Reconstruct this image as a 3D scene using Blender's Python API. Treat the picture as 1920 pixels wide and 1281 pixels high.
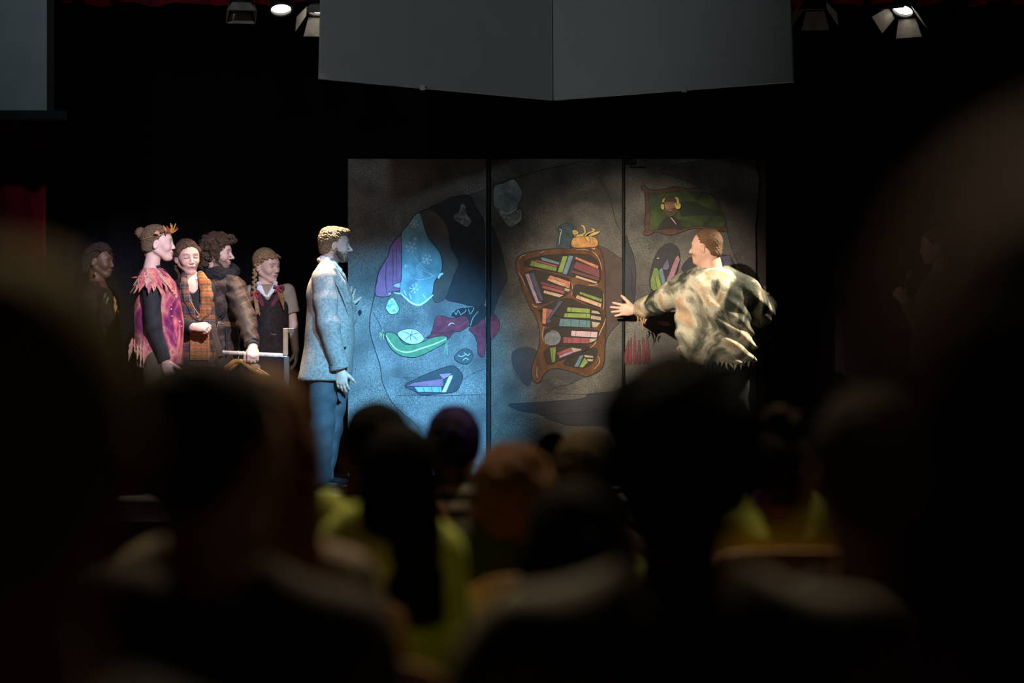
import bpy, math, random
import numpy as np
from mathutils import Vector, Matrix
random.seed(7); RNG = np.random.default_rng(7)
for _o in list(bpy.data.objects): bpy.data.objects.remove(_o)
SC = bpy.context.scene
COL = SC.collection
# ------------------------------------------------------------------ camera
FPX = 4533.0                      # 85 mm on a 36 mm wide sensor, 1920 px
EYE = 1.27
def P(x, y, d):                   # a photo pixel at distance d (metres from the lens) -> place in the hall
    return np.array([(x-960.0)*d/FPX, d, EYE+(640.5-y)*d/FPX])
def px(n, d): return n*d/FPX
_cam = bpy.data.cameras.new('camera'); _cam.lens = 85.0; _cam.sensor_width = 36.0
_cam.dof.use_dof = True; _cam.dof.focus_distance = 16.45; _cam.dof.aperture_fstop = 1.8
_cam.clip_start = 0.02
CAM = bpy.data.objects.new('camera', _cam); COL.objects.link(CAM)
CAM.location = (0, 0, EYE); CAM.rotation_euler = (math.pi/2, 0, 0)
SC.camera = CAM
# ------------------------------------------------------------------ world: a blacked-out hall
W = bpy.data.worlds.new('hall_darkness'); SC.world = W; W.use_nodes = True
W.node_tree.nodes['Background'].inputs[0].default_value = (0.010, 0.010, 0.013, 1)
W.node_tree.nodes['Background'].inputs[1].default_value = 0.06
# ------------------------------------------------------------------ stage lights (front of house and overhead), plus two added fills
def spot(name, loc, aim, watts, color, size, blend=0.5, radius=0.07):
    l = bpy.data.lights.new(name, 'SPOT'); l.energy = watts; l.color = color
    l.spot_size = math.radians(size); l.spot_blend = blend; l.shadow_soft_size = radius
    o = bpy.data.objects.new(name, l); COL.objects.link(o); o.location = tuple(loc)
    d = Vector(tuple(aim)) - Vector(tuple(loc))
    o.rotation_euler = d.to_track_quat('-Z', 'Y').to_euler()
    return o
spot('blue_front_spot', (1.9, 8.6, 4.7), (-0.90, 16.9, 0.84), 13500, (0.18, 0.57, 1.0), 13.5, 0.9)
spot('lavender_front_spot', (0.3, 8.8, 4.5), (-2.32, 16.6, 1.45), 4100, (0.80, 0.77, 1.0), 16.5, 0.85)
spot('warm_front_spot', (-2.4, 8.2, 5.0), (0.92, 16.9, 1.38), 7600, (1.0, 0.88, 0.70), 12.5, 0.95)
spot('board_screen_fill', (-2.6, 7.5, 5.6), (-1.3, 15.3, 3.7), 310, (0.80, 0.93, 1.0), 46, 1.0, 0.2)  # added cool fill to brighten the hanging board and projection screen
spot('mic_woman_fill', (1.2, 12.0, 5.6), (2.95, 16.6, 1.75), 45, (1.0, 0.72, 0.5), 14, 0.9, 0.1)  # added weak fill so the woman with the microphone shows faintly
spot('warm_house_light', (-1.2, 8.2, 6.3), (-0.3, 2.7, 0.8), 860, (1.0, 0.80, 0.50), 92, 0.7, 0.2)
spot('warm_house_light', (1.6, 8.0, 6.3), (0.9, 4.6, 0.8), 600, (1.0, 0.80, 0.50), 76, 0.8, 0.2)
SC.view_settings.view_transform = 'Standard'; SC.view_settings.look = 'None'
SC.view_settings.exposure = 0.0; SC.view_settings.gamma = 1.0
SC.view_settings.use_curve_mapping = False

# ================================================================== helpers
def lin(r, g, b):                 # sRGB 0-255 -> linear
    f = lambda c: (c/255/12.92) if c/255 <= 0.04045 else ((c/255+0.055)/1.055)**2.4
    return (f(r), f(g), f(b))
def tag(o, label=None, cat=None, group=None, kind=None):
    if label: o['label'] = label
    if cat: o['category'] = cat
    if group: o['group'] = group
    if kind: o['kind'] = kind
    return o
def empty(name, loc, label=None, cat=None, group=None):
    o = bpy.data.objects.new(name, None); COL.objects.link(o); o.location = tuple(loc)
    o.empty_display_size = 0.1
    return tag(o, label, cat, group)
def wloc(o):                      # world location of an unrotated chain of parents
    v = np.zeros(3)
    while o is not None:
        v += np.array(o.location); o = o.parent
    return v
def mesh(name, verts, faces, mats, parent=None, loc=None, smooth=False, midx=None, col=None):
    """world-space verts -> ONE object; its origin sits at the parent (or at loc)"""
    verts = np.asarray(verts, dtype=np.float64).reshape(-1, 3)
    org = wloc(parent) if parent is not None else (np.array(loc) if loc is not None else
          np.array([verts[:, 0].mean(), verts[:, 1].mean(), verts[:, 2].min()]))
    lv = verts-org
    me = bpy.data.meshes.new(name)
    if isinstance(faces, np.ndarray):
        n = faces.shape[1]
        me.vertices.add(len(lv)); me.vertices.foreach_set('co', lv.astype(np.float32).ravel())
        me.loops.add(faces.size); me.loops.foreach_set('vertex_index', faces.astype(np.int32).ravel())
        me.polygons.add(len(faces)); me.polygons.foreach_set('loop_start', np.arange(0, faces.size, n, dtype=np.int32))
        me.update(calc_edges=True); me.validate()
    else:
        me.from_pydata([tuple(v) for v in lv], [], [tuple(f) for f in faces]); me.update()
    for m in (mats if isinstance(mats, (list, tuple)) else [mats]): me.materials.append(m)
    if smooth: me.polygons.foreach_set('use_smooth', np.ones(len(me.polygons), dtype=bool))
    if midx is not None: me.polygons.foreach_set('material_index', np.asarray(midx, dtype=np.int32))
    if col is not None:
        a = me.color_attributes.new('Col', 'FLOAT_COLOR', 'POINT')
        c4 = np.ones((len(verts), 4), dtype=np.float32); c4[:, :3] = col
        a.data.foreach_set('color', c4.ravel())
    o = bpy.data.objects.new(name, me); COL.objects.link(o)
    if parent is not None: o.parent = parent
    else: o.location = tuple(org)
    return o
class MB:                         # collects simple solids into one mesh
    def __init__(s): s.v = []; s.f = []
    def add(s, v, f):
        b = len(s.v); s.v += [tuple(map(float, q)) for q in v]; s.f += [tuple(i+b for i in q) for q in f]; return s
    def box(s, c, size, R=None, bev=0.0):
        c = np.array(c, float); h = np.array(size, float)/2; R = np.eye(3) if R is None else np.array(R)
        if bev <= 0:
            v = [c+R@(h*np.array(q)) for q in [(-1,-1,-1),(1,-1,-1),(1,1,-1),(-1,1,-1),(-1,-1,1),(1,-1,1),(1,1,1),(-1,1,1)]]
            return s.add(v, [(0,3,2,1),(4,5,6,7),(0,1,5,4),(1,2,6,5),(2,3,7,6),(3,0,4,7)])
        b = min(bev, h.min()*0.9); v = []          # chamfered prism: bevel round the long outline
        for z, i in ((-h[2], b), (-h[2]+b, 0), (h[2]-b, 0), (h[2], b)):
            x, y = h[0]-i, h[1]-i
            for q in [(-x+b,-y),(x-b,-y),(x,-y+b),(x,y-b),(x-b,y),(-x+b,y),(-x,y-b),(-x,-y+b)]:
                v.append(c+R@np.array([q[0], q[1], z]))
        f = [tuple(range(7,-1,-1)), tuple(range(24,32))]
        for r in range(3):
            for i in range(8): f.append((r*8+i, r*8+(i+1)%8, r*8+8+(i+1)%8, r*8+8+i))
        return s.add(v, f)
    def tube(s, pts, rad, n=8, cap=True, closed=False):
        pts = [np.array(p, float) for p in pts]; m = len(pts)
        rad = [rad]*m if np.isscalar(rad) else list(rad)
        v = []; prev = None
        for i in range(m):
            t = pts[min(i+1, m-1)]-pts[max(i-1, 0)]
            t = t/(np.linalg.norm(t)+1e-12)
            u = (np.array([0,0,1.0]) if abs(t[2]) < 0.9 else np.array([1.0,0,0])) if prev is None else prev
            u = u-t*(u@t); u = u/(np.linalg.norm(u)+1e-12); w = np.cross(t, u); prev = u
            for k in range(n):
                a = 2*math.pi*k/n; v.append(pts[i]+rad[i]*(math.cos(a)*u+math.sin(a)*w))
        f = [(i*n+k, i*n+(k+1)%n, (i+1)*n+(k+1)%n, (i+1)*n+k) for i in range(m-1) for k in range(n)]
        if cap: f += [tuple(range(n-1, -1, -1)), tuple((m-1)*n+k for k in range(n))]
        return s.add(v, f)
    def lathe(s, c, prof, axis=(0,0,1), n=24, cap=True):      # prof: (radius, height)
        ax = np.array(axis, float); ax /= np.linalg.norm(ax)
        u = np.cross(ax, (0,1,0) if abs(ax[1]) < .9 else (1,0,0)); u /= np.linalg.norm(u); w = np.cross(ax, u)
        c = np.array(c, float)
        v = [c+ax*h+r*(math.cos(2*math.pi*k/n)*u+math.sin(2*math.pi*k/n)*w) for r, h in prof for k in range(n)]
        m = len(prof)
        f = [(i*n+k, i*n+(k+1)%n, (i+1)*n+(k+1)%n, (i+1)*n+k) for i in range(m-1) for k in range(n)]
        if cap: f += [tuple(range(n-1,-1,-1)), tuple((m-1)*n+k for k in range(n))]
        return s.add(v, f)
    def prism(s, poly, off):                                   # a polygon (3-D, planar) with thickness vector off
        p = [np.array(q, float) for q in poly]; n = len(p); off = np.array(off, float)
        return s.add(p+[q+off for q in p], [tuple(range(n-1,-1,-1)), tuple(range(n, 2*n))]+[(i,(i+1)%n,n+(i+1)%n,n+i) for i in range(n)])
    def build(s, name, mat, parent=None, loc=None, smooth=False):
        return mesh(name, s.v, s.f, mat, parent, loc, smooth)
def copy_tree(o, parent=None):
    c = o.copy(); COL.objects.link(c); c.parent = parent
    for ch in list(o.children):
        copy_tree(ch, c)
    return c
# ------------------------------------------------------------------ materials
_mc = {}
def _nodes(name):
    m = bpy.data.materials.new(name); m.use_nodes = True
    nt = m.node_tree; b = nt.nodes['Principled BSDF']
    return m, nt, b
def _noise(nt, scale, detail=3, coord='Object', sc=None, rot=None):
    tc = nt.nodes.new('ShaderNodeTexCoord'); n = nt.nodes.new('ShaderNodeTexNoise')
    n.inputs['Scale'].default_value = scale; n.inputs['Detail'].default_value = detail
    if sc or rot:
        mp = nt.nodes.new('ShaderNodeMapping')
        if sc: mp.inputs['Scale'].default_value = sc
        if rot: mp.inputs['Rotation'].default_value = rot
        nt.links.new(tc.outputs[coord], mp.inputs[0]); nt.links.new(mp.outputs[0], n.inputs['Vector'])
    else: nt.links.new(tc.outputs[coord], n.inputs['Vector'])
    return n
def _ramp(nt, src, stops):
    r = nt.nodes.new('ShaderNodeValToRGB'); el = r.color_ramp.elements
    while len(el) < len(stops): el.new(0.5)
    for e, (p, c) in zip(el, stops):
        e.position = p; e.color = (*c, 1) if len(c) == 3 else c
    nt.links.new(src, r.inputs[0]); return r
def _mix(nt, a, b, fac, mode='MIX'):
    x = nt.nodes.new('ShaderNodeMix'); x.data_type = 'RGBA'; x.blend_type = mode
    for sock, v in ((x.inputs[6], a), (x.inputs[7], b), (x.inputs[0], fac)):
        if hasattr(v, 'is_linked') or isinstance(v, bpy.types.NodeSocket): nt.links.new(v, sock)
        elif isinstance(v, (int, float)): sock.default_value = v
        else: sock.default_value = (*v, 1)
    return x.outputs[2]
def _bump(nt, b, src, strength, dist=0.01):
    bp = nt.nodes.new('ShaderNodeBump'); bp.inputs['Strength'].default_value = strength; bp.inputs['Distance'].default_value = dist
    nt.links.new(src, bp.inputs['Height']); nt.links.new(bp.outputs[0], b.inputs['Normal'])
def plain(name, color, rough=0.7, var=0.25, scale=18, bump=0.15, metal=0.0, spec=0.4, bscale=None, sc=None, sheen=0.0):
    if name in _mc: return _mc[name]
    m, nt, b = _nodes(name)
    n = _noise(nt, scale, 4, sc=sc)
    lo = tuple(c*(1-var) for c in color); hi = tuple(min(1, c*(1+var)) for c in color)
    r = _ramp(nt, n.outputs[0], [(0.3, lo), (0.7, hi)])
    nt.links.new(r.outputs[0], b.inputs['Base Color'])
    b.inputs['Roughness'].default_value = rough; b.inputs['Metallic'].default_value = metal
    b.inputs['Specular IOR Level'].default_value = spec
    if sheen: b.inputs['Sheen Weight'].default_value = sheen
    if bump:
        n2 = _noise(nt, bscale or scale*4, 3, sc=sc); _bump(nt, b, n2.outputs[0], bump)
    _mc[name] = m; return m
def vcol(name, rough=0.55, var=0.12, scale=40, bump=0.05, spec=0.35, sss=0.0, sc=None, bscale=120, bdist=0.01):
    if name in _mc: return _mc[name]
    m, nt, b = _nodes(name)
    a = nt.nodes.new('ShaderNodeAttribute'); a.attribute_name = 'Col'
    n = _noise(nt, scale, 3, sc=sc)
    r = _ramp(nt, n.outputs[0], [(0.3, (1-var,)*3), (0.7, (1+var,)*3)])
    nt.links.new(_mix(nt, a.outputs['Color'], r.outputs[0], 1.0, 'MULTIPLY'), b.inputs['Base Color'])
    b.inputs['Roughness'].default_value = rough; b.inputs['Specular IOR Level'].default_value = spec
    if sss:
        b.inputs['Subsurface Weight'].default_value = sss; b.inputs['Subsurface Radius'].default_value = (0.012, 0.005, 0.003)
        b.inputs['Subsurface Scale'].default_value = 0.6
    n2 = _noise(nt, bscale, 3, sc=sc); _bump(nt, b, n2.outputs[0], bump, bdist)
    _mc[name] = m; return m
def hairmat(name, color, hi, rough=0.45, sc=(1,1,0.12), scale=160, spec=0.4):
    if name in _mc: return _mc[name]
    m, nt, b = _nodes(name)
    n = _noise(nt, scale, 3, sc=sc); r = _ramp(nt, n.outputs[0], [(0.3, color), (0.72, hi)])
    nt.links.new(r.outputs[0], b.inputs['Base Color']); b.inputs['Roughness'].default_value = rough
    b.inputs['Specular IOR Level'].default_value = spec
    _bump(nt, b, n.outputs[0], 0.9, 0.02)
    _mc[name] = m; return m
def plaid(name, base, stripes, rough=0.85, rot=0.0, weave=0.25):
    """stripes: (axis 0/1/2, period, width, offset, colour, mix) woven into a noisy base"""
    m, nt, b = _nodes(name)
    tc = nt.nodes.new('ShaderNodeTexCoord'); mp = nt.nodes.new('ShaderNodeMapping')
    mp.inputs['Rotation'].default_value = (0, rot, 0)
    nz = _noise(nt, 25, 3); nn = nt.nodes.new('ShaderNodeVectorMath'); nn.operation = 'MULTIPLY_ADD'
    nt.links.new(nz.outputs['Color'], nn.inputs[0]); nn.inputs[1].default_value = (0.012, 0.012, 0.012)
    nt.links.new(tc.outputs['Object'], nn.inputs[2]); nt.links.new(nn.outputs[0], mp.inputs[0])
    sp = nt.nodes.new('ShaderNodeSeparateXYZ'); nt.links.new(mp.outputs[0], sp.inputs[0])
    n = _noise(nt, 60, 3); r = _ramp(nt, n.outputs[0], [(0.3, tuple(c*0.6 for c in base)), (0.7, tuple(c*1.35 for c in base))])
    cur = r.outputs[0]
    for ax, per, wid, off, c, fac in stripes:
        a = nt.nodes.new('ShaderNodeMath'); a.operation = 'ADD'; nt.links.new(sp.outputs[ax], a.inputs[0]); a.inputs[1].default_value = off+50*per
        q = nt.nodes.new('ShaderNodeMath'); q.operation = 'MODULO'; nt.links.new(a.outputs[0], q.inputs[0]); q.inputs[1].default_value = per
        l = nt.nodes.new('ShaderNodeMath'); l.operation = 'LESS_THAN'; nt.links.new(q.outputs[0], l.inputs[0]); l.inputs[1].default_value = wid
        f = nt.nodes.new('ShaderNodeMath'); f.operation = 'MULTIPLY'; nt.links.new(l.outputs[0], f.inputs[0]); f.inputs[1].default_value = fac
        cur = _mix(nt, cur, c, f.outputs[0])
    nt.links.new(cur, b.inputs['Base Color']); b.inputs['Roughness'].default_value = rough; b.inputs['Specular IOR Level'].default_value = 0.2
    n3 = _noise(nt, 300, 2); _bump(nt, b, n3.outputs[0], weave, 0.005)
    return m
def stained(name, stops, scale=6, rough=0.85, warp=1.2, bump=0.3, bscale=30, sc=None):
    m, nt, b = _nodes(name)
    n = _noise(nt, scale, 5, sc=sc); n.inputs['Distortion'].default_value = warp
    r = _ramp(nt, n.outputs[0], stops)
    f = _noise(nt, 220, 2); g = _ramp(nt, f.outputs[0], [(0.3, (0.75,)*3), (0.7, (1.2,)*3)])
    nt.links.new(_mix(nt, r.outputs[0], g.outputs[0], 1.0, 'MULTIPLY'), b.inputs['Base Color'])
    b.inputs['Roughness'].default_value = rough; b.inputs['Specular IOR Level'].default_value = 0.2
    n2 = _noise(nt, bscale, 4, sc=sc); _bump(nt, b, n2.outputs[0], bump, 0.02)
    return m
def emit(name, color, strength):
    m, nt, b = _nodes(name)
    b.inputs['Base Color'].default_value = (*color, 1); b.inputs['Emission Color'].default_value = (*color, 1)
    b.inputs['Emission Strength'].default_value = strength
    return m
# ------------------------------------------------------------------ distance-field sculpting
def unit(v): v = np.array(v, float); return v/(np.linalg.norm(v)+1e-12)
def frame(yaw, pitch=0.0, roll=0.0):
    """columns forward, left, up; yaw 0 faces +X (photo right), 90 faces the back wall, -90 the lens; pitch>0 looks up"""
    Rz = Matrix.Rotation(math.radians(yaw), 3, 'Z'); Ry = Matrix.Rotation(-math.radians(pitch), 3, 'Y'); Rx = Matrix.Rotation(math.radians(roll), 3, 'X')
    return np.array(Rz @ Ry @ Rx)
class SDF:
    def __init__(s): s.p = []
    def _add(s, fn, lo, hi, k, op, t): s.p.append((fn, np.array(lo, float), np.array(hi, float), k, op, t)); return s
    def cone(s, a, b, ra, rb, k=0.02, flat=None, op='u', t=0):
        a = np.array(a, float); b = np.array(b, float); ba = b-a; L2 = ba@ba+1e-12
        fl = None if flat is None else (unit(flat[0]), flat[1])
        def fn(X, Y, Z):
            x = X-a[0]; y = Y-a[1]; z = Z-a[2]
            h = np.clip((x*ba[0]+y*ba[1]+z*ba[2])/L2, 0, 1)
            x = x-h*ba[0]; y = y-h*ba[1]; z = z-h*ba[2]
            if fl is not None:
                c = (x*fl[0][0]+y*fl[0][1]+z*fl[0][2])*(1/fl[1]-1)
                x = x+fl[0][0]*c; y = y+fl[0][1]*c; z = z+fl[0][2]*c
            return np.sqrt(x*x+y*y+z*z)-(ra+(rb-ra)*h)
        r = max(ra, rb)*(max(1, flat[1]) if flat else 1)
        return s._add(fn, np.minimum(a, b)-r, np.maximum(a, b)+r, k, op, t)
    def ell(s, c, r, R=None, k=0.02, op='u', t=0):
        c = np.array(c, float); r = np.array(r, float)*np.ones(3); R = np.eye(3) if R is None else np.array(R)
        def fn(X, Y, Z):
            x = X-c[0]; y = Y-c[1]; z = Z-c[2]
            q = [(x*R[0,i]+y*R[1,i]+z*R[2,i]) for i in range(3)]
            k0 = np.sqrt(sum((q[i]/r[i])**2 for i in range(3))); k1 = np.sqrt(sum((q[i]/r[i]**2)**2 for i in range(3)))+1e-9
            return k0*(k0-1)/k1
        e = np.sqrt(((R*r)**2).sum(1))
        return s._add(fn, c-e, c+e, k, op, t)
    def box(s, c, h, R=None, rd=0.005, k=0.01, op='u', t=0):
        c = np.array(c, float); h = np.array(h, float); R = np.eye(3) if R is None else np.array(R)
        def fn(X, Y, Z):
            x = X-c[0]; y = Y-c[1]; z = Z-c[2]
            q = [np.abs(x*R[0,i]+y*R[1,i]+z*R[2,i])-(h[i]-rd) for i in range(3)]
            o = np.sqrt(sum(np.maximum(v, 0)**2 for v in q))
            return o+np.minimum(np.maximum(np.maximum(q[0], q[1]), q[2]), 0)-rd
        e = np.abs(R)@h
        return s._add(fn, c-e, c+e, k, op, t)
    def loft(s, rings, k=0.02, n=2.4, yaw=0.0, cap=0.012, op='u', t=0, grow=0.0):
        """rings: (z, cx, cy, half width, half depth), bottom to top; the garment or trunk between them, cut level at both ends"""
        g = np.array(sorted(rings)); z0, z1 = g[0, 0], g[-1, 0]; ca, sa = math.cos(math.radians(yaw)), math.sin(math.radians(yaw))
        zz = np.linspace(z0, z1, 96); tab = []
        for c in range(1, 5):
            v = np.interp(zz, g[:, 0], g[:, c])
            for _ in range(6): v[1:-1] = (v[:-2]+2*v[1:-1]+v[2:])/4
            tab.append(v)
        def fn(X, Y, Z):
            sh = np.broadcast(X, Y, Z).shape; zf = np.asarray(Z).ravel()
            cx, cy, rx, ry = [np.interp(zf, zz, v).reshape(np.asarray(Z).shape) for v in tab]
            rx = rx+grow; ry = ry+grow
            x = X-cx; y = Y-cy; u = x*ca+y*sa; w = -x*sa+y*ca
            d = ((np.abs(u/rx)**n+np.abs(w/ry)**n)**(1/n)-1)*np.minimum(rx, ry)
            e = np.maximum(z0-Z, Z-z1)
            a = d+cap; b = e+cap
            return np.sqrt(np.maximum(a, 0)**2+np.maximum(b, 0)**2)+np.minimum(np.maximum(a, b), 0)-cap
        m = np.maximum(g[:, 3], g[:, 4])*1.02+abs(grow)
        return s._add(fn, [(g[:, 1]-m).min(), (g[:, 2]-m).min(), z0], [(g[:, 1]+m).max(), (g[:, 2]+m).max(), z1], k, op, t)
    def extract(s, h, tags=None, lo=None, hi=None, disp=None, smooth=1):
        pr = [q for q in s.p if tags is None or q[5] in tags]
        add = [q for q in pr if q[4] == 'u']
        L = np.min([q[1] for q in add], axis=0)-3*h; H = np.max([q[2] for q in add], axis=0)+3*h
        if disp: L = L-disp[1]; H = H+disp[1]
        if lo is not None: L = np.maximum(L, lo)
        if hi is not None: H = np.minimum(H, hi)
        n = np.maximum(np.ceil((H-L)/h).astype(int)+1, 4)
        ax = [(L[i]+h*np.arange(n[i])).astype(np.float32) for i in range(3)]
        F = np.full(tuple(n), 0.06, dtype=np.float32)
        for fn, a, b, k, op, t in pr:
            m = max(k, 0)+3*h+0.012
            i0 = [max(0, int((a[i]-m-L[i])/h)) for i in range(3)]; i1 = [min(n[i], int((b[i]+m-L[i])/h)+2) for i in range(3)]
            if any(i0[i] >= i1[i] for i in range(3)): continue
            sl = tuple(slice(i0[i], i1[i]) for i in range(3))
            X = ax[0][sl[0]][:, None, None]; Y = ax[1][sl[1]][None, :, None]; Z = ax[2][sl[2]][None, None, :]
            d = fn(X, Y, Z); f = F[sl]
            if op == 'u':
                if k > 0:
                    q = np.clip(0.5+0.5*(f-d)/k, 0, 1); F[sl] = f*(1-q)+d*q-k*q*(1-q)
                else: F[sl] = np.minimum(f, d)
            else:
                e = -d
                if k > 0:
                    q = np.clip(0.5-0.5*(f-e)/k, 0, 1); F[sl] = f*(1-q)+e*q+k*q*(1-q)
                else: F[sl] = np.maximum(f, e)
        if disp:
            X = ax[0][:, None, None]; Y = ax[1][None, :, None]; Z = ax[2][None, None, :]
            F = F+disp[0](X, Y, Z).astype(np.float32)
        return nets(F, L, h, smooth)
def nets(F, L, h, smooth=1):
    S = F < 0
    nx, ny, nz = F.shape
    cnt = np.zeros((nx-1, ny-1, nz-1), dtype=np.int8)
    offs = [(i, j, k) for i in (0, 1) for j in (0, 1) for k in (0, 1)]
    for i, j, k in offs: cnt += S[i:nx-1+i, j:ny-1+j, k:nz-1+k]
    act = np.argwhere((cnt > 0) & (cnt < 8))
    if len(act) == 0: return np.zeros((0, 3)), np.zeros((0, 4), int)
    idx = -np.ones(cnt.shape, dtype=np.int64); idx[tuple(act.T)] = np.arange(len(act))
    val = {o: F[act[:, 0]+o[0], act[:, 1]+o[1], act[:, 2]+o[2]] for o in offs}
    acc = np.zeros((len(act), 3)); num = np.zeros(len(act))
    for o in offs:
        for a in range(3):
            if o[a] == 0:
                p = list(o); p[a] = 1; p = tuple(p)
                v0, v1 = val[o], val[p]; cr = (v0 < 0) != (v1 < 0)
                t = np.where(cr, v0/np.where(cr, v0-v1, 1), 0)
                q = np.array(o, float)[None, :].repeat(len(act), 0); q[:, a] = t
                acc += q*cr[:, None]; num += cr
    V = L+h*(act+acc/num[:, None])
    Q = []
    for a in range(3):
        b, c = (a+1) % 3, (a+2) % 3
        s0 = [slice(None)]*3; s1 = [slice(None)]*3; s0[a] = slice(0, -1); s1[a] = slice(1, None)
        A, B = S[tuple(s0)], S[tuple(s1)]
        e = np.argwhere(A != B)
        ok = (e[:, b] > 0) & (e[:, c] > 0) & (e[:, b] < F.shape[b]-1) & (e[:, c] < F.shape[c]-1)
        e = e[ok]
        if len(e) == 0: continue
        flip = A[tuple(e.T)]
        def cell(db, dc):
            q = e.copy(); q[:, b] += db; q[:, c] += dc; return idx[tuple(q.T)]
        q = np.stack([cell(-1, -1), cell(0, -1), cell(0, 0), cell(-1, 0)], 1)
        q[~flip] = q[~flip][:, ::-1]
        Q.append(q)
    Q = np.concatenate(Q); Q = Q[(Q >= 0).all(1)]
    for _ in range(smooth):
        u = Q.ravel(); w = np.roll(Q, -1, axis=1).ravel(); c = np.bincount(u, minlength=len(V))
        a = np.stack([np.bincount(u, weights=V[w, i], minlength=len(V)) for i in range(3)], 1)
        g = c > 0; V[g] = 0.5*V[g]+0.5*a[g]/c[g][:, None]
    return V, Q
def sculpt(name, S, h, mat, parent, col=None, **kw):
    V, Q = S.extract(h, **kw)
    return mesh(name, V, Q, mat, parent, smooth=True, col=None if col is None else (col(V) if callable(col) else np.tile(np.array(col), (len(V), 1))))
def ripple(amp, fx, fy, fz, ph=0.0):      # cloth folds as a displacement of the field
    def f(X, Y, Z):
        return amp*(np.sin(fx*X+fy*Y+fz*Z+ph+1.5*np.sin(0.37*fx*Z+0.5*fz*X))+0.5*np.sin(1.9*fx*X-1.3*fz*Z+2.1*fy*Y+ph*2))
    return (f, abs(amp)*1.5)
# ================================================================== the hall and the stage
STZ = 0.27                        # stage floor height
M_black = plain('black_wall_paint', (0.006, 0.006, 0.007), 0.95, spec=0.1)
M_floor = plain('dark_hall_floor', (0.012, 0.010, 0.009), 0.6, scale=3)
def slab(name, x0, x1, y0, y1, z0, z1, mat):
    o = MB().box(((x0+x1)/2, (y0+y1)/2, (z0+z1)/2), (x1-x0, y1-y0, z1-z0)).build(name, mat)
    return tag(o, kind='structure')
slab('floor', -7.5, 7.5, -3, 20, -0.12, 0.0, M_floor)
slab('wall_back', -7.5, 7.5, 20, 20.15, 0, 6.6, M_black)
slab('wall_front', -7.5, 7.5, -3.15, -3, 0, 6.6, M_black)
slab('wall_left', -7.65, -7.5, -3, 20, 0, 6.6, M_black)
slab('wall_right', 7.5, 7.65, -3, 20, 0, 6.6, M_black)
slab('ceiling', -7.5, 7.5, -3, 20, 6.6, 6.75, M_black)
# stage platform with boards running across
M_plat = plain('stage_fascia_black', (0.01, 0.01, 0.011), 0.8)
M_board = stained('grey_stage_board', [(0.3, (0.10, 0.10, 0.10)), (0.55, (0.19, 0.19, 0.185)), (0.75, (0.27, 0.26, 0.25))], scale=5, rough=0.55, sc=(0.4, 9, 1), bump=0.2)
stage = slab('stage_floor', -6.8, 6.8, 13.4, 19.9, 0.0, STZ-0.03, M_plat)
bw = 0.13; row = 0
for i in range(int(6.4/bw)):
    y = 13.4+bw*(i+0.5)
    for (x0, x1) in ((-6.8, -2.6+0.9*(i % 3)), (-2.6+0.9*(i % 3), 1.9+0.7*(i % 4)), (1.9+0.7*(i % 4), 6.8)):
        MB().box(((x0+x1)/2, y, STZ-0.0152+random.uniform(-0.0006, 0)), (x1-x0-0.005, bw-0.006, 0.03), bev=0.002).build('plank', M_board, stage)
# ------------------------------------------------------------------ drapes
def drape(name, x0, x1, y, z0, z1, amp, per, mat, lean=0.0, label=None, cat='curtain', wav=0.0, group=None, seed=1):
    rr = random.Random(seed); n = int((x1-x0)/per*10)+2; t = 0.004
    xs = np.linspace(x0, x1, n); ph = 0; off = []
    for x in xs:
        ph += 2*math.pi*(x1-x0)/n/per*rr.uniform(0.75, 1.25); off.append(amp*math.sin(ph)+amp*0.35*math.sin(ph*2.3+1))
    zs = np.linspace(z0, z1, 9); V = []; F = []
    for s_ in (0, 1):
        for j, z in enumerate(zs):
            f = 1.0-0.45*(j/8)
            for i, x in enumerate(xs):
                zz = z+(wav*abs(math.sin(i*0.23+1))*(1-j/8) if wav else 0)
                V.append((x+lean*(1-j/8)*(1 if i > n-8 else 0.3), y+off[i]*f+s_*t, zz))
    N = n*9
    for j in range(8):
        for i in range(n-1):
            a = j*n+i; F.append((a, a+1, a+n+1, a+n)); F.append((N+a, N+a+n, N+a+n+1, N+a+1))
    for j in range(8): F.append((j*n, j*n+n, N+j*n+n, N+j*n)); F.append((j*n+n-1, N+j*n+n-1, N+j*n+2*n-1, j*n+2*n-1))
    for i in range(n-1): F.append((i, N+i, N+i+1, i+1)); F.append((8*n+i, 8*n+i+1, N+8*n+i+1, N+8*n+i))
    o = mesh(name, V, F, mat, smooth=True); return tag(o, label, cat, group)
M_drape = plain('black_velour', (0.0075, 0.0075, 0.009), 0.95, var=0.3, scale=30, bump=0.3, spec=0.1, sheen=0.02)
M_red = plain('red_velvet', (0.26, 0.008, 0.022), 0.85, var=0.4, scale=4, bump=0.3, bscale=90, spec=0.15, sheen=0.05, sc=(1, 1, 0.15))
xr = P(1519, 0, 18.4)[0]
drape('backdrop_curtain', -6.6, xr-0.01, 18.45, STZ, 5.6, 0.07, 0.34, M_drape, label='wide black velour curtain hanging behind the painted panels and actors', seed=3)
drape('backdrop_curtain', xr, 6.6, 18.35, STZ, 5.6, 0.07, 0.34, M_drape, label='black velour curtain at right behind the woman with the microphone', seed=4)
drape('house_curtain', -6.2, P(83, 0, 15.2)[0], 15.2, STZ, 4.6, 0.06, 0.26, M_red, lean=0.02, label='red velvet stage curtain at far left below the projection screen', seed=5)
drape('valance', P(110, 0, 16.9)[0], P(1915, 0, 16.9)[0]+0.6, 16.9, P(0, 13, 16.9)[2], 4.7, 0.05, 0.3, M_red, wav=0.03, label='dark red valance strip along the very top above the lamps', cat='valance', seed=6)
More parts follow.
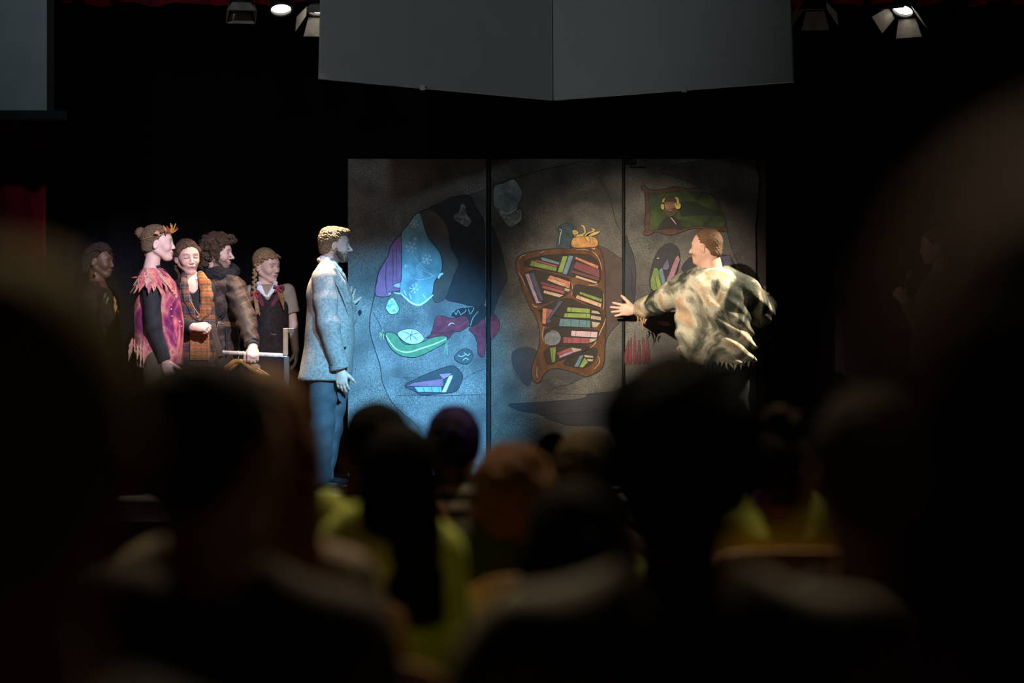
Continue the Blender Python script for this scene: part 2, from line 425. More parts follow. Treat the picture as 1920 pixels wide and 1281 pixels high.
# ------------------------------------------------------------------ projection screen, upper left
M_scr = plain('screen_fabric', (0.32, 0.37, 0.38), 0.9, var=0.06, scale=6, bump=0.05)
M_scrb = plain('screen_black_border', (0.012, 0.012, 0.014), 0.8)
d = 14.4
r0 = P(-160, 0, d); zb = P(0, 207, d)[2]
scr = empty('projection_screen', ((r0[0]+P(88, 0, d)[0])/2, d, zb), 'dim teal projection screen with black bottom bar in the upper left corner', 'projection screen')
x0, x1 = P(-330, 0, d)[0], P(88, 0, d)[0]
MB().box(((x0+x1)/2, d, zb+0.75), (x1-x0, 0.006, 1.5)).build('screen_fabric', M_scr, scr)
MB().box((x1+0.022, d, zb+0.75), (0.044, 0.008, 1.5)).build('side_border', M_scrb, scr)
MB().box((x0-0.022, d, zb+0.75), (0.044, 0.008, 1.5)).build('side_border', M_scrb, scr)
MB().box(((x0+P(125, 0, d)[0])/2, d, zb-0.03), (P(125, 0, d)[0]-x0, 0.05, 0.058), bev=0.006).build('bottom_bar', M_scrb, scr)
MB().box(((x0+x1)/2, d, zb+1.55), (x1-x0+0.2, 0.1, 0.1), bev=0.01).build('roller_case', M_scrb, scr)
for xx in (x0+0.1, x1-0.1): MB().tube([(xx, d, zb+1.6), (xx, d, 6.6)], 0.006, 6).build('hanging_wire', M_scrb, scr)
# ------------------------------------------------------------------ folded white reflector board hanging over the stage
M_refl = plain('white_reflector_laminate', (0.47, 0.48, 0.47), 0.75, var=0.03, scale=5, bump=0.02)
M_clip = plain('pale_plastic_clip', (0.5, 0.52, 0.52), 0.5)
A, B, C = P(600, 147, 15.0), P(1037, 187.5, 16.3), P(1487, 153, 15.15)
zb = A[2]
up = np.array([0, 0.27, 1.0])
refl = empty('reflector_board', (B[0], (A[1]+B[1])/2, zb), 'large folded pale grey board hanging above the stage, creased in the middle', 'hanging board')
def sheet(a, b, hgt, name):
    nrm = unit(np.cross(b-a, up))*0.018
    if nrm[1] < 0: nrm = -nrm
    MB().prism([a, b, b+up*hgt, a+up*hgt], nrm).build(name, M_refl, refl)
g = unit(B-A)*0.003
sheet(A, B-g, 1.6, 'board_leaf'); sheet(B+g, C, 1.6, 'board_leaf')
for t, (a, b) in ((0.42, (A, B)), (0.565, (B, C))):
    c = a+(b-a)*t
    MB().box(c+np.array([0, -0.004, 0.002]), (0.034, 0.02, 0.034), bev=0.003).build('edge_clip', M_clip, refl)
for t, (a, b) in ((0.2, (A, B)), (0.8, (B, C))):
    c = a+(b-a)*t+up*1.58
    MB().tube([c, (c[0], c[1], 6.6)], 0.004, 6).build('hanging_wire', M_scrb, refl)
# ------------------------------------------------------------------ lighting batten and lanterns
M_lamp = plain('lantern_black_enamel', (0.02, 0.02, 0.021), 0.5, spec=0.4)
M_door = plain('barn_door_grey', (0.34, 0.31, 0.27), 0.55)
M_lens = emit('lit_lantern_lens', (1.0, 0.93, 0.80), 14.0)
M_lensoff = plain('dark_lantern_lens', (0.03, 0.03, 0.035), 0.1, spec=0.6)
BZ = 3.86
bat = MB().tube([(-6.4, 16.62, BZ), (6.4, 16.62, BZ)], 0.024, 12).build('lighting_batten', M_lamp)
tag(bat, 'black horizontal pipe carrying the stage lanterns above the valance edge', 'lighting pipe')
for xx in (-5, -1.6, 1.6, 5): MB().tube([(xx, 16.62, BZ), (xx, 16.62, 6.6)], 0.006, 6).build('hanging_wire', M_scrb, bat)
def lantern(x, y, aim, lit, doors, label, R=0.066, dd=16.45, dl=0.13, open_=35):
    L = P(x, y, dd); ax = unit(np.array(aim)-L)
    q = Vector(tuple(ax)).to_track_quat('Z', 'Y').to_matrix(); u = np.array(q.col[0]); w = np.array(q.col[1])
    if w[2] < 0: u, w = -u, -w
    t = empty('stage_lantern', (L[0], 16.62, BZ), label, 'stage light')
    MB().lathe(L-ax*0.26, [(0.03, 0), (0.062, 0.02), (0.07, 0.1), (R+0.012, 0.13), (R+0.012, 0.25), (R+0.018, 0.252), (R+0.018, 0.27), (R+0.004, 0.272), (R+0.002, 0.255)], ax, 28, cap=False).build('housing', M_lamp, t, smooth=True)
    MB().lathe(L-ax*0.012, [(R*1.0, -0.002), (R*1.0, 0.0), (R*0.7, 0.010), (R*0.35, 0.015), (0.004, 0.0165)], ax, 28).build('lens', M_lens if lit else M_lensoff, t, smooth=True)
    MB().tube([L-ax*0.14+u*(R+0.03), L-ax*0.10+u*(R+0.035)+np.array([0, 0.02, 0.12]), (L[0], 16.62, BZ-0.07), L-ax*0.10-u*(R+0.035)+np.array([0, 0.02, 0.12]), L-ax*0.14-u*(R+0.03)], 0.008, 6).build('yoke', M_lamp, t)
    MB().box((L[0], 16.62, BZ-0.052), (0.05, 0.05, 0.05), bev=0.008).build('hook_clamp', M_lamp, t)
    if doors:
        for s, wd in ((u, w), (-u, w), (w, u), (-w, u)):
            a = L+s*(R+0.016)+ax*0.012; o = math.radians(open_)
            out = ax*math.cos(o)+s*math.sin(o); e = a+out*dl
            MB().prism([a-wd*R*0.95, a+wd*R*0.95, e+wd*R*1.45, e-wd*R*1.45], unit(np.cross(wd, out))*0.003).build('barn_door', M_door, t)
    return L, ax
L1, ax1 = lantern(527, 17, P(527, 15, 16.45)+np.array([.15, -.8, -1.6]), True, False, 'round lit lantern without flaps, left of the hanging board')
L2, ax2 = lantern(597, 18, P(597, 17, 16.45)+np.array([.1, -.7, -1.6]), True, True, 'lit lantern with bright flaps half hidden by the hanging board edge')
L3, ax3 = lantern(1693, 19, P(1692, 19, 16.45)+np.array([-.5, -.75, -1.6]), True, True, 'lit lantern with flaps at upper right over dark curtain', open_=42)
lantern(452, 12, P(465, 1200, 15.0), False, True, 'unlit lantern, leftmost of the lamps at the top', dl=.07, open_=15)
lantern(1527, 8, P(1500, 1200, 15.0), False, True, 'unlit lantern just right of the hanging board')
spot('lantern_beam', L1+ax1*0.05, (-1.72, 16.25, 1.3), 620, (1.0, 0.82, 0.60), 42, 0.6, 0.05)
spot('lantern_beam', L2+ax2*0.05, (-1.24, 16.12, 1.5), 1000, (1.0, 0.82, 0.60), 24, 0.5, 0.05)
spot('lantern_beam', L3+ax3*0.05, (1.53, 16.12, 1.4), 1400, (1.0, 0.86, 0.66), 27, 0.6, 0.05)
# ================================================================== three painted scenery panels
FD = 16.9
def rock(name, dark, mid, light, big=2.2, seed=0.0, dens=0.5, fine=340):
    m, nt, b = _nodes(name)
    n1 = _noise(nt, big, 4); n1.inputs['Distortion'].default_value = 0.8
    r1 = _ramp(nt, n1.outputs[0], [(0.32, dark), (0.68, mid)])
    n2 = _noise(nt, fine, 2); s = _ramp(nt, n2.outputs[0], [(0.46, (0, 0, 0)), (0.66, (1, 1, 1))])
    n3 = _noise(nt, big*1.7, 4); n3.inputs['Distortion'].default_value = 0.5
    r3 = _ramp(nt, n3.outputs[0], [(0.35, (0.10*dens,)*3), (0.72, (1.7*dens,)*3)])
    mk = _mix(nt, s.outputs[0], r3.outputs[0], 1.0, 'MULTIPLY')
    nt.links.new(_mix(nt, r1.outputs[0], light, mk), b.inputs['Base Color'])
    b.inputs['Roughness'].default_value = 0.7; b.inputs['Specular IOR Level'].default_value = 0.25
    return m
def paint(c, var=0.18):
    key = 'paint_%d_%d_%d' % tuple(int(v*999) for v in c)
    return plain(key, c, 0.65, var=var, scale=26, bump=0.03, spec=0.3)
R_mid = rock('sponged_rock_grey_brown', (0.024, 0.023, 0.022), (0.072, 0.063, 0.056), (0.33, 0.30, 0.25), dens=0.62)
R_dark = rock('sponged_rock_charcoal', (0.022, 0.021, 0.021), (0.055, 0.050, 0.048), (0.24, 0.21, 0.19), dens=0.45)
R_slate = rock('sponged_rock_slate', (0.022, 0.023, 0.028), (0.040, 0.040, 0.048), (0.12, 0.12, 0.13), dens=0.25)
R_int = rock('sponged_cave_interior', (0.055, 0.058, 0.062), (0.14, 0.14, 0.142), (0.46, 0.46, 0.45), dens=0.7)
R_warm = rock('sponged_rock_warm', (0.040, 0.036, 0.036), (0.095, 0.080, 0.075), (0.34, 0.29, 0.25), dens=0.55)
R_out = rock('sponged_cave_mouth', (0.034, 0.033, 0.033), (0.105, 0.10, 0.096), (0.50, 0.48, 0.45), big=1.6, dens=0.8)
M_line = plain('painted_dark_line', (0.008, 0.008, 0.009), 0.7, var=0.1)
def c4(*p): return [(640+x/4.27, 280+y/4.27) for x, y in p]
def c5(*p): return [(640+x/4.132, 560+y/4.132) for x, y in p]
def c6(*p): return [(900+x/4.27, 280+y/4.27) for x, y in p]
def c7(*p): return [(900+x/4.417, 560+y/4.417) for x, y in p]
def c8(*p): return [(1130+x/2.786, 280+y/2.786) for x, y in p]
def r1(*p): return [(960+x/9.143, 460+y/9.143) for x, y in p]
def r2(*p): return [(970+x/8.538, 580+y/8.538) for x, y in p]
def r3(*p): return [(1190+x/10.667, 330+y/10.667) for x, y in p]
def r4(*p): return [(1170+x/5.338, 440+y/5.338) for x, y in p]
def catmull(pts, closed=True, n=5):
    p = [np.array(q, float) for q in pts]; m = len(p); out = []
    for i in range(m if closed else m-1):
        g = (lambda j: p[j % m]) if closed else (lambda j: p[max(0, min(m-1, j))])
        a, b, c, e = g(i-1), g(i), g(i+1), g(i+2)
        for k in range(n):
            t = k/n
            out.append(0.5*((2*b)+(c-a)*t+(2*a-5*b+4*c-e)*t*t+(3*b-a-3*c+e)*t**3))
    if not closed: out.append(p[-1])
    return out
EPS = 0.0007
def rib(pts, w, closed):
    p = [np.array(q, float) for q in pts]; n = len(p); L = []; R = []
    for i in range(n):
        a = p[(i-1) % n] if closed else p[max(i-1, 0)]; b = p[(i+1) % n] if closed else p[min(i+1, n-1)]
        t = b-a; t = t/(np.linalg.norm(t)+1e-9); nn = np.array([-t[1], t[0]])
        ww = w if closed else w*(0.35+0.65*math.sin(math.pi*min(0.999, max(0.001, (i+0.5)/n)))**0.5)
        L.append(p[i]+nn*ww/2); R.append(p[i]-nn*ww/2)
    return L, R
def motif(name, parent, pts, mat, lay, line=1.2, smooth=True, curve=5, extra=None, lmat=None):
    """a painted shape: outline traced in paint on the face of the panel, one mesh (fill + brush line)"""
    q = catmull(pts, True, curve) if smooth else [np.array(p, float) for p in pts]
    d0 = FD-EPS*lay; V = [P(x, y, d0) for x, y in q]; F = [tuple(range(len(q)))]; MI = [0]
    def addline(pp, w, closed, mi):
        L, R = rib(pp, w, closed); b = len(V); n = len(L)
        V.extend([P(x, y, d0-EPS*0.45) for x, y in L]); V.extend([P(x, y, d0-EPS*0.45) for x, y in R])
        for i in range(n if closed else n-1):
            j = (i+1) % n; F.append((b+i, b+j, b+n+j, b+n+i)); MI.append(mi)
    if line: addline(q, line, True, 1)
    mats = [mat, lmat or M_line]
    for ex in (extra or []):
        pp, w = ex[0], ex[1]; mi = 1
        if len(ex) > 2:
            if ex[2] not in mats: mats.append(ex[2])
            mi = mats.index(ex[2])
        addline(catmull(pp, False, 5), w, False, mi)
    return mesh(name, V, F, mats, parent, midx=MI)
def stroke(name, parent, lines, lay, mat=None):
    V = []; F = []; d0 = FD-EPS*lay
    for pts, w in lines:
        q = catmull(pts, False, 6); L, R = rib(q, w, False); b = len(V); n = len(L)
        V += [P(x, y, d0) for x, y in L]+[P(x, y, d0) for x, y in R]
        F += [(b+i, b+i+1, b+n+i+1, b+n+i) for i in range(n-1)]
    return mesh(name, V, F, mat or M_line, parent)
M_edge = plain('panel_edge_black', (0.008, 0.008, 0.008), 0.8)
M_brown = plain('panel_return_brown', (0.020, 0.012, 0.010), 0.8, sc=(6, 1, 0.5))
M_hw = plain('dull_steel_hardware', (0.12, 0.12, 0.12), 0.4, metal=0.8)
FZ0 = STZ+0.06; FZ1 = P(0, 298, FD)[2]
def flat(x0, x1, label, mat):
    a, b = P(x0, 0, FD)[0], P(x1, 0, FD)[0]
    t = empty('painted_scenery_panel', ((a+b)/2, FD+0.03, STZ), label, 'stage panel', 'painted scenery panels')
    MB().box(((a+b)/2, FD+0.006, (FZ0+FZ1)/2), (b-a, 0.012, FZ1-FZ0)).build('panel_board', mat, t)
    for xx in (a+0.03, b-0.03): MB().box((xx, FD+0.035, (FZ0+FZ1)/2), (0.05, 0.045, FZ1-FZ0)).build('back_batten', M_edge, t)
    for zz in (FZ0+0.03, FZ1-0.03, (FZ0+FZ1)/2): MB().box(((a+b)/2, FD+0.035, zz), (b-a-0.112, 0.045, 0.05)).build('back_rail', M_edge, t)
    for xx in (a+0.06, b-0.06):
        MB().lathe((xx-0.012, FD+0.05, STZ+0.03), [(0.012, 0), (0.03, 0.002), (0.03, 0.022), (0.012, 0.024)], (1, 0, 0), 16).build('castor', M_edge, t)
        MB().box((xx, FD+0.05, STZ+0.052), (0.04, 0.03, 0.014)).build('castor_plate', M_hw, t)
    return t
flat1 = flat(652.5, 911.5, 'painted cave panel in blue light with ice window and green pillow', R_out)
flat2 = flat(921, 1166, 'middle painted panel with crooked bookshelf, kettle and pumpkin', R_mid)
flat3 = flat(1172.5, 1417, 'painted panel at right with framed portrait behind the ragged man', R_mid)
# black posts in the gaps, with clamps on top
def post(xa, xb, label, clamp):
    a, b = P(xa, 0, FD)[0], P(xb, 0, FD)[0]
    t = empty('hinge_post', ((a+b)/2, FD+0.02, STZ), label, 'post')
    MB().box(((a+b)/2, FD+0.02, (STZ+FZ1)/2), (b-a-0.004, 0.04, FZ1-STZ), bev=0.004).build('upright', M_edge, t)
    c = P((xa+xb)/2, 294, FD)
    MB().box((c[0]+0.005, FD-0.01, c[2]), (0.075 if clamp else 0.06, 0.03, 0.01), bev=0.002).build('top_clamp', M_edge, t)
    MB().tube([(c[0]+0.012, FD-0.01, c[2]), (c[0]+0.012, FD-0.01, c[2]+0.028)], 0.005, 8).build('clamp_screw', M_edge, t)
    if clamp:
        MB().box(P(1182, 303, FD-0.012), (0.07, 0.02, 0.035), bev=0.003).build('clamp_jaw', M_edge, t)
        g = MB().box(P(1196, 313, FD-0.010), (0.11, 0.012, 0.008)).build('hinge_strap', M_edge, t)
        for xx in (1186, 1196, 1206): MB().lathe(P(xx, 306, FD-0.004), [(0.004, 0), (0.004, -0.006)], (0, 1, 0), 8).build('bolt', M_hw, t)
post(912, 920.5, 'black post between the blue cave panel and the bookshelf panel', False)
post(1166.5, 1172, 'black post with clamp and hinge strap between bookshelf and portrait panels', True)
# narrow dark return board beside the third panel
a, b = P(1418, 0, FD)[0], P(1438, 0, FD)[0]
ret = empty('return_board', ((a+b)/2, FD+0.05, STZ), 'narrow dark brown edge board with steel handle right of the portrait panel', 'board')
MB().box(((a+b)/2, FD+0.05, (STZ+FZ1)/2), (b-a-0.004, 0.05, FZ1-STZ), bev=0.004).build('board', M_brown, ret)
h0, h1 = P(1438, 634, FD), P(1438, 664, FD)
hx = P(1447, 0, FD)[0]
MB().tube([h0, (hx-0.008, FD, h0[2]+0.004), (hx, FD, h0[2]-0.008), (hx, FD, h1[2]+0.008), (hx-0.008, FD, h1[2]-0.002), h1], 0.004, 8).build('handle', M_hw, ret, smooth=True)
MB().box(P(1434, 543, FD+0.02), (0.02, 0.012, 0.05), bev=0.002).build('hinge_leaf', M_hw, ret)

# ---------------------------------------------------------------- panel one: ice cave
T = flat1
cave = c4((1155,322),(1020,365),(900,378),(800,425),(700,475),(590,525),(530,610),(480,670),(400,765),(370,860),(305,965),(280,1060),(265,1170),(243,1270))+c5((222,150),(222,250),(250,360),(300,520),(320,650),(390,800),(470,885),(560,960),(640,1060),(720,1180),(860,1279),(1115,1279))
R = c4((1157,322))[0]
cpts = [(911.2, y) for y in (868, 700, 520, 355.5)]
body = catmull(cave, False, 5)
V = [P(x, y, FD-EPS) for x, y in body]+[P(x, y, FD-EPS) for x, y in cpts]
interior = mesh('painted_cave_wall', V, [tuple(range(len(V)))], R_int, T)
stroke('painted_cave_outline', T, [(cave[:-3], 1.6), (c4((1025,365),(1060,430),(1100,500),(1145,575)), 1.4),
       (c5((1110,545),(1000,590),(930,640)), 0.8), (c5((430,750),(560,748),(700,752),(880,750),(1110,742)), 0.8), (c5((400,600),(520,615),(640,600)), 0.6),
       (c5((250,110),(290,190),(320,250)), 0.9)], 3.2)
motif('painted_rock_shadow', T, c4((700,475),(800,425),(900,380),(1020,368),(1060,430),(1140,575),(1150,700),(1151,1000),(1150,1235),(1050,1255),(940,1230),(835,1200),(870,1110),(900,1010),(942,905),(905,830),(880,780),(860,650),(800,545)), paint((0.030, 0.030, 0.036)), 2, line=0.8, curve=3)
motif('painted_rock_spur', T, c4((632,514),(705,477),(800,545),(856,650),(880,790),(940,905),(900,1010),(868,1110),(830,1195),(760,1228),(728,1180),(738,1080),(800,990),(806,900),(780,810),(702,712),(662,620)), R_warm, 3, line=0.8, curve=3)
M_ice = stained('painted_ice_blue', [(0.3, (0.10, 0.20, 0.24)), (0.5, (0.19, 0.36, 0.42)), (0.72, (0.30, 0.50, 0.55))], scale=5, rough=0.6, bump=0.02, sc=(1, 1, 0.6))
M_frost = plain('painted_frost_white', (0.72, 0.78, 0.80), 0.6, var=0.1)
M_streak = plain('painted_pale_streak', (0.45, 0.58, 0.62), 0.6)
ice = motif('painted_ice_window', T, c4((570,548),(590,526),(632,515),(662,615),(700,712),(780,812),(806,895),(800,985),(745,1062),(732,1150),(690,1210),(620,1245),(545,1212),(470,1150),(472,1060),(481,1000),(481,800),(480,675),(528,612)), M_ice, 4, line=1.2, curve=3,
   extra=[(c4((485,760),(560,830),(640,930),(720,1000)), 1.0, M_streak), (c4((485,960),(600,1040),(700,1030),(760,1000)), 1.0, M_streak), (c4((620,790),(660,880),(600,960),(690,1040)), 0.8, M_streak), (c4((500,990),(580,1050)), 0.8, M_streak), (c4((640,960),(750,1020)), 1.0, M_streak)])
def flake(x, y, r, name='painted_snowflake'):
    L = []
    for k in range(6):
        a = math.radians(60*k+12); ex, ey = x+r*math.cos(a), y+r*math.sin(a)
        L.append(([(x, y), ((x+ex)/2, (y+ey)/2), (ex, ey)], 1.0))
        if r > 5:
            for s in (-1, 1):
                b = a+s*0.9; mx, my = x+0.62*r*math.cos(a), y+0.62*r*math.sin(a)
                L.append(([(mx, my), (mx+0.16*r*math.cos(b), my+0.16*r*math.sin(b)), (mx+0.34*r*math.cos(b), my+0.34*r*math.sin(b))], 0.8))
    stroke(name, ice, L, 5.5, M_frost)
for x, y, r in ((585,600,36),(592,716,13),(560,785,50),(685,880,46),(516,935,18),(580,1118,40),(600,1080,11)):
    flake(*c4((x, y))[0], r/4.27)
stroke('painted_frost_edge', ice, [(c4((470,1150),(520,1195),(560,1228),(620,1248),(680,1215),(735,1165)), 3.4), (c4((776,1035),(792,1005),(815,995)), 4.2), (c4((420,1148),(480,1160)), 2.0), (c4((520,1170),(500,1130)), 1.6), (c4((560,1200),(545,1150)), 1.4), (c4((680,1200),(650,1160)), 1.4)], 5.7, M_frost)
motif('painted_purple_drape', T, c4((477,690),(481,850),(479,1055),(440,1075),(415,1090),(440,1108),(470,1112),(460,1135),(385,1145),(370,1155),(390,1178),(275,1170),(287,1050),(307,968),(370,862),(400,768)), paint((0.27, 0.11, 0.22)), 5, line=1.2, curve=3, smooth=True,
   extra=[(c4((362,900),(355,1020),(362,1150)), 1.2), (c4((410,800),(415,950),(412,1090)), 1.0), (c4((445,760),(440,900),(445,1050)), 0.7)])
for q in (c4((415,1090),(440,1075),(470,1070),(470,1108),(435,1106)), c4((370,1152),(398,1144),(396,1165),(380,1166))):
    motif('painted_drape_tip', T, q, paint((0.45, 0.46, 0.5)), 6, line=0.8, curve=3)
M_cryst = stained('painted_crystal', [(0.35, (0.14, 0.38, 0.46)), (0.5, (0.45, 0.62, 0.66)), (0.65, (0.72, 0.80, 0.82))], scale=22, rough=0.6, bump=0.02)
motif('painted_ice_crystal', T, c5((400,-5),(432,40),(448,80),(430,112),(382,120),(345,75),(360,25),(375,5)), M_cryst, 6, line=0.8)
M_stone = stained('painted_grey_green_stone', [(0.35, (0.10, 0.11, 0.10)), (0.5, (0.20, 0.22, 0.20)), (0.68, (0.40, 0.40, 0.34))], scale=20, rough=0.6, bump=0.02)
motif('painted_hanging_stone', T, c4((960,435),(993,455),(1005,520),(1045,578),(1000,622),(960,600),(907,565),(900,530),(940,500)), M_stone, 4, line=0.7)
pil = motif('painted_green_pillow', T, c5((340,270),(400,265),(440,292),(490,352),(600,347),(700,302),(800,290),(822,310),(800,345),(700,402),(600,448),(530,456),(440,432),(370,365)), paint((0.10, 0.22, 0.11)), 6, line=1.2)
M_rope = plain('painted_yellow_rope', (0.62, 0.62, 0.28), 0.6)
stroke('painted_rope_trim', pil, [(c5((345,285),(390,355),(440,400),(520,415),(640,380),(740,345),(815,310)), 2.6)], 7.4, M_rope)
stroke('painted_tassel', pil, [(c5((335,280),(318,262),(292,300)), 1.0), (c5((335,280),(318,262),(305,315)), 1.0), (c5((335,280),(322,260),(320,235)), 1.0), (c5((335,280),(310,270),(295,268)), 1.0), (c5((335,280),(325,290),(330,318)), 1.0)], 7.6, M_rope)
stroke('painted_tassel', pil, [(c5((812,315),(808,370),(795,430)), 2.2), (c5((815,315),(818,380),(822,440)), 2.2)], 7.6, paint((0.20, 0.30, 0.20)))
motif('painted_lilac_cushion', T, c5((434,276),(470,245),(530,235),(590,248),(642,308),(610,342),(550,354),(490,335)), paint((0.56, 0.50, 0.66)), 8, line=1.0,
   extra=[(c5((540,282),(500,262),(475,255)), 1.0), (c5((540,282),(515,300),(490,318)), 1.0), (c5((540,282),(548,262),(545,245)), 0.9), (c5((540,282),(575,270),(600,268)), 1.0), (c5((540,282),(570,300),(590,325)), 0.9), (c5((540,282),(535,305),(540,330)), 0.9)])
M_drag = stained('painted_dragon_red', [(0.3, (0.10, 0.015, 0.03)), (0.55, (0.20, 0.03, 0.05)), (0.75, (0.30, 0.05, 0.07))], scale=14, rough=0.6, bump=0.03)
motif('painted_dragon_maw', T, c5((850,125),(910,80),(1000,70),(1112,55),(1112,160),(1050,200),(1000,215),(945,200),(900,150)), paint((0.022, 0.020, 0.024)), 5, line=0.7,
   extra=[(c5((845,130),(870,95),(890,125),(905,90),(925,130)), 0.8, M_streak), (c5((925,125),(960,100),(965,80)), 0.8, M_streak), (c5((985,80),(1000,120),(1030,70)), 0.8, M_streak), (c5((1000,210),(1020,150),(1060,100)), 0.8, M_streak)])
motif('painted_dragon_head', T, c5((735,142),(800,138),(860,152),(950,132),(985,160),(990,205),(930,250),(872,262),(830,312),(790,290),(700,300),(655,305),(700,262)), M_drag, 5.5, line=0.9,
   extra=[(c5((830,210),(850,190),(875,195)), 1.4, M_streak), (c5((690,260),(780,270),(860,250)), 0.7)])
motif('painted_dragon_neck', T, c5((990,235),(1050,200),(1113,165),(1113,430),(1062,432),(1055,350),(1030,280)), M_drag, 6.5, line=0.9)
motif('painted_stone_eye', T, c5((875,455),(915,405),(965,388),(1010,410),(1018,455),(990,500),(950,508),(905,490)), paint((0.07, 0.08, 0.085)), 6, line=1.0,
   extra=[(c5((905,440),(930,450),(960,435)), 1.2, M_streak), (c5((950,420),(980,440),(995,425)), 1.4, M_streak), (c5((940,480),(965,460),(985,475)), 1.4, M_streak)])
nic = motif('painted_book_niche', T, c5((490,675),(600,612),(720,560),(850,520),(905,545),(940,600),(925,660),(880,722),(720,742),(620,746),(560,712)), paint((0.045, 0.055, 0.065)), 4, line=1.1)
def book(par, pts, c, lay, bands=(), name='painted_book', line=0.9):
    p = [np.array(q) for q in pts]
    ex = [([p[0]+(p[1]-p[0])*t, (p[0]+(p[1]-p[0])*t+p[3]+(p[2]-p[3])*t)/2, p[3]+(p[2]-p[3])*t], 0.7) for t in bands]
    return motif(name, par, pts, paint(c), lay, line=line, smooth=False, extra=ex)
book(nic, c5((560,650),(785,618),(792,680),(500,678)), (0.28, 0.12, 0.20), 6)
book(nic, c5((565,682),(775,680),(778,726),(592,724)), (0.20, 0.36, 0.50), 6.5, (0.3, 0.62, 0.9))
book(nic, c5((757,585),(855,575),(840,600),(790,625)), (0.38, 0.20, 0.30), 6)
book(nic, c5((862,590),(862,615),(812,727),(776,725),(832,600)), (0.62, 0.45, 0.52), 7)
motif('painted_knot_hole', T, c5((130,100),(145,86),(160,105),(145,132),(133,125)), M_line, 5, line=0)
for x, y in c4((72,908),(115,910))+c5((110,547),(1028,525),(1106,522),(1100,855)):
    motif('painted_spot', T, [(x-.9, y), (x, y-.9), (x+.9, y), (x, y+.9)], M_line, 6, line=0)
# ---------------------------------------------------------------- panel two: bookshelf
T = flat2
motif('painted_boulder', T, c6((92,620),(130,700),(165,790),(190,900),(217,1030),(195,1090),(160,1150),(125,1250),(95,1320),(92,1000)), R_slate, 2, line=1.3, curve=4)
stroke('painted_cave_outline', T, [(c6((92,293),(250,240),(500,165),(680,130),(870,85)), 1.2), (c6((950,222),(1000,310),(1045,410),(1085,570),(1133,672)), 1.4), (c7((580,758),(640,735),(740,710),(820,670),(900,632)), 1.0), (c7((570,770),(700,788),(920,795)), 0.8), (c7((260,590),(310,650),(380,720)), 0.7)], 3)
motif('painted_boulder', T, c6((110,445),(165,490),(210,520),(295,485),(328,480),(332,560),(290,600),(240,622),(190,570)), M_stone, 3, line=0.6)
i2 = motif('painted_ice_window', T, c6((115,302),(190,270),(268,240),(325,310),(338,370),(305,450),(292,488),(215,520),(165,490),(110,445)), stained('painted_teal_ice', [(0.3, (0.10, 0.14, 0.15)), (0.55, (0.19, 0.24, 0.25)), (0.75, (0.33, 0.37, 0.34))], scale=7, rough=0.6, bump=0.02), 4, line=1.0)
for x, y, r in ((172,350,26),(283,322,10),(280,432,14),(225,415,9)):
    x, y = c6((x, y))[0]; L = []
    for k in range(6):
        a = math.radians(60*k+10); L.append(([(x, y), (x+r/8.5*math.cos(a), y+r/8.5*math.sin(a)), (x+r/4.27*math.cos(a), y+r/4.27*math.sin(a))], 0.9))
    stroke('painted_snowflake', i2, L, 5.6, M_stone)
stroke('painted_frost_edge', i2, [(c6((165,490),(210,516),(260,500),(298,470)), 2.2)], 5.8, plain('painted_cream_frost', (0.5, 0.47, 0.38), 0.6))
motif('painted_rock_shadow', T, c7((270,440),(380,400),(470,430),(450,520),(440,640),(400,730),(330,660),(270,560)), R_slate, 2, line=0, curve=4)
motif('painted_crevice', T, c7((232,880),(330,868),(480,860),(620,848),(760,838),(870,822),(900,790),(1100,770),(1170,760),(1170,930),(1090,920),(960,925),(880,945),(700,950),(530,970),(480,950),(400,938),(330,928)), R_slate, 3, line=1.0, curve=3)
motif('painted_crevice', T, c7((530,972),(700,950),(880,945),(960,925),(1090,922),(1170,935),(1170,1055),(1000,1052),(830,1052),(720,1046),(620,1015)), R_slate, 3.6, line=1.0, curve=3)
M_shad = plain('painted_shelf_side_brown', (0.050, 0.030, 0.026), 0.7, var=0.25, scale=12)
motif('painted_shelf_side', T, c6((900,780),(985,785),(1060,825),(1110,865),(1138,905),(1138,1190),(1138,1300))+c7((1178,170),(1110,240),(1050,330),(1032,420),(1000,420),(990,200),(960,0))+c6((940,1000)), M_shad, 4, line=0.9, curve=3)
motif('painted_floor_shadow', T, c7((500,690),(520,640),(560,600),(640,582),(760,590),(880,640),(820,668),(740,700),(620,655),(560,670)), paint((0.045, 0.043, 0.044)), 4, line=0, curve=4)
M_wood = stained('painted_bookshelf_wood', [(0.25, (0.050, 0.021, 0.012)), (0.5, (0.090, 0.038, 0.017)), (0.75, (0.15, 0.065, 0.026))], scale=10, rough=0.6, bump=0.03, sc=(1, 1, 0.4))
M_grain = plain('painted_wood_highlight', (0.50, 0.38, 0.26), 0.6)
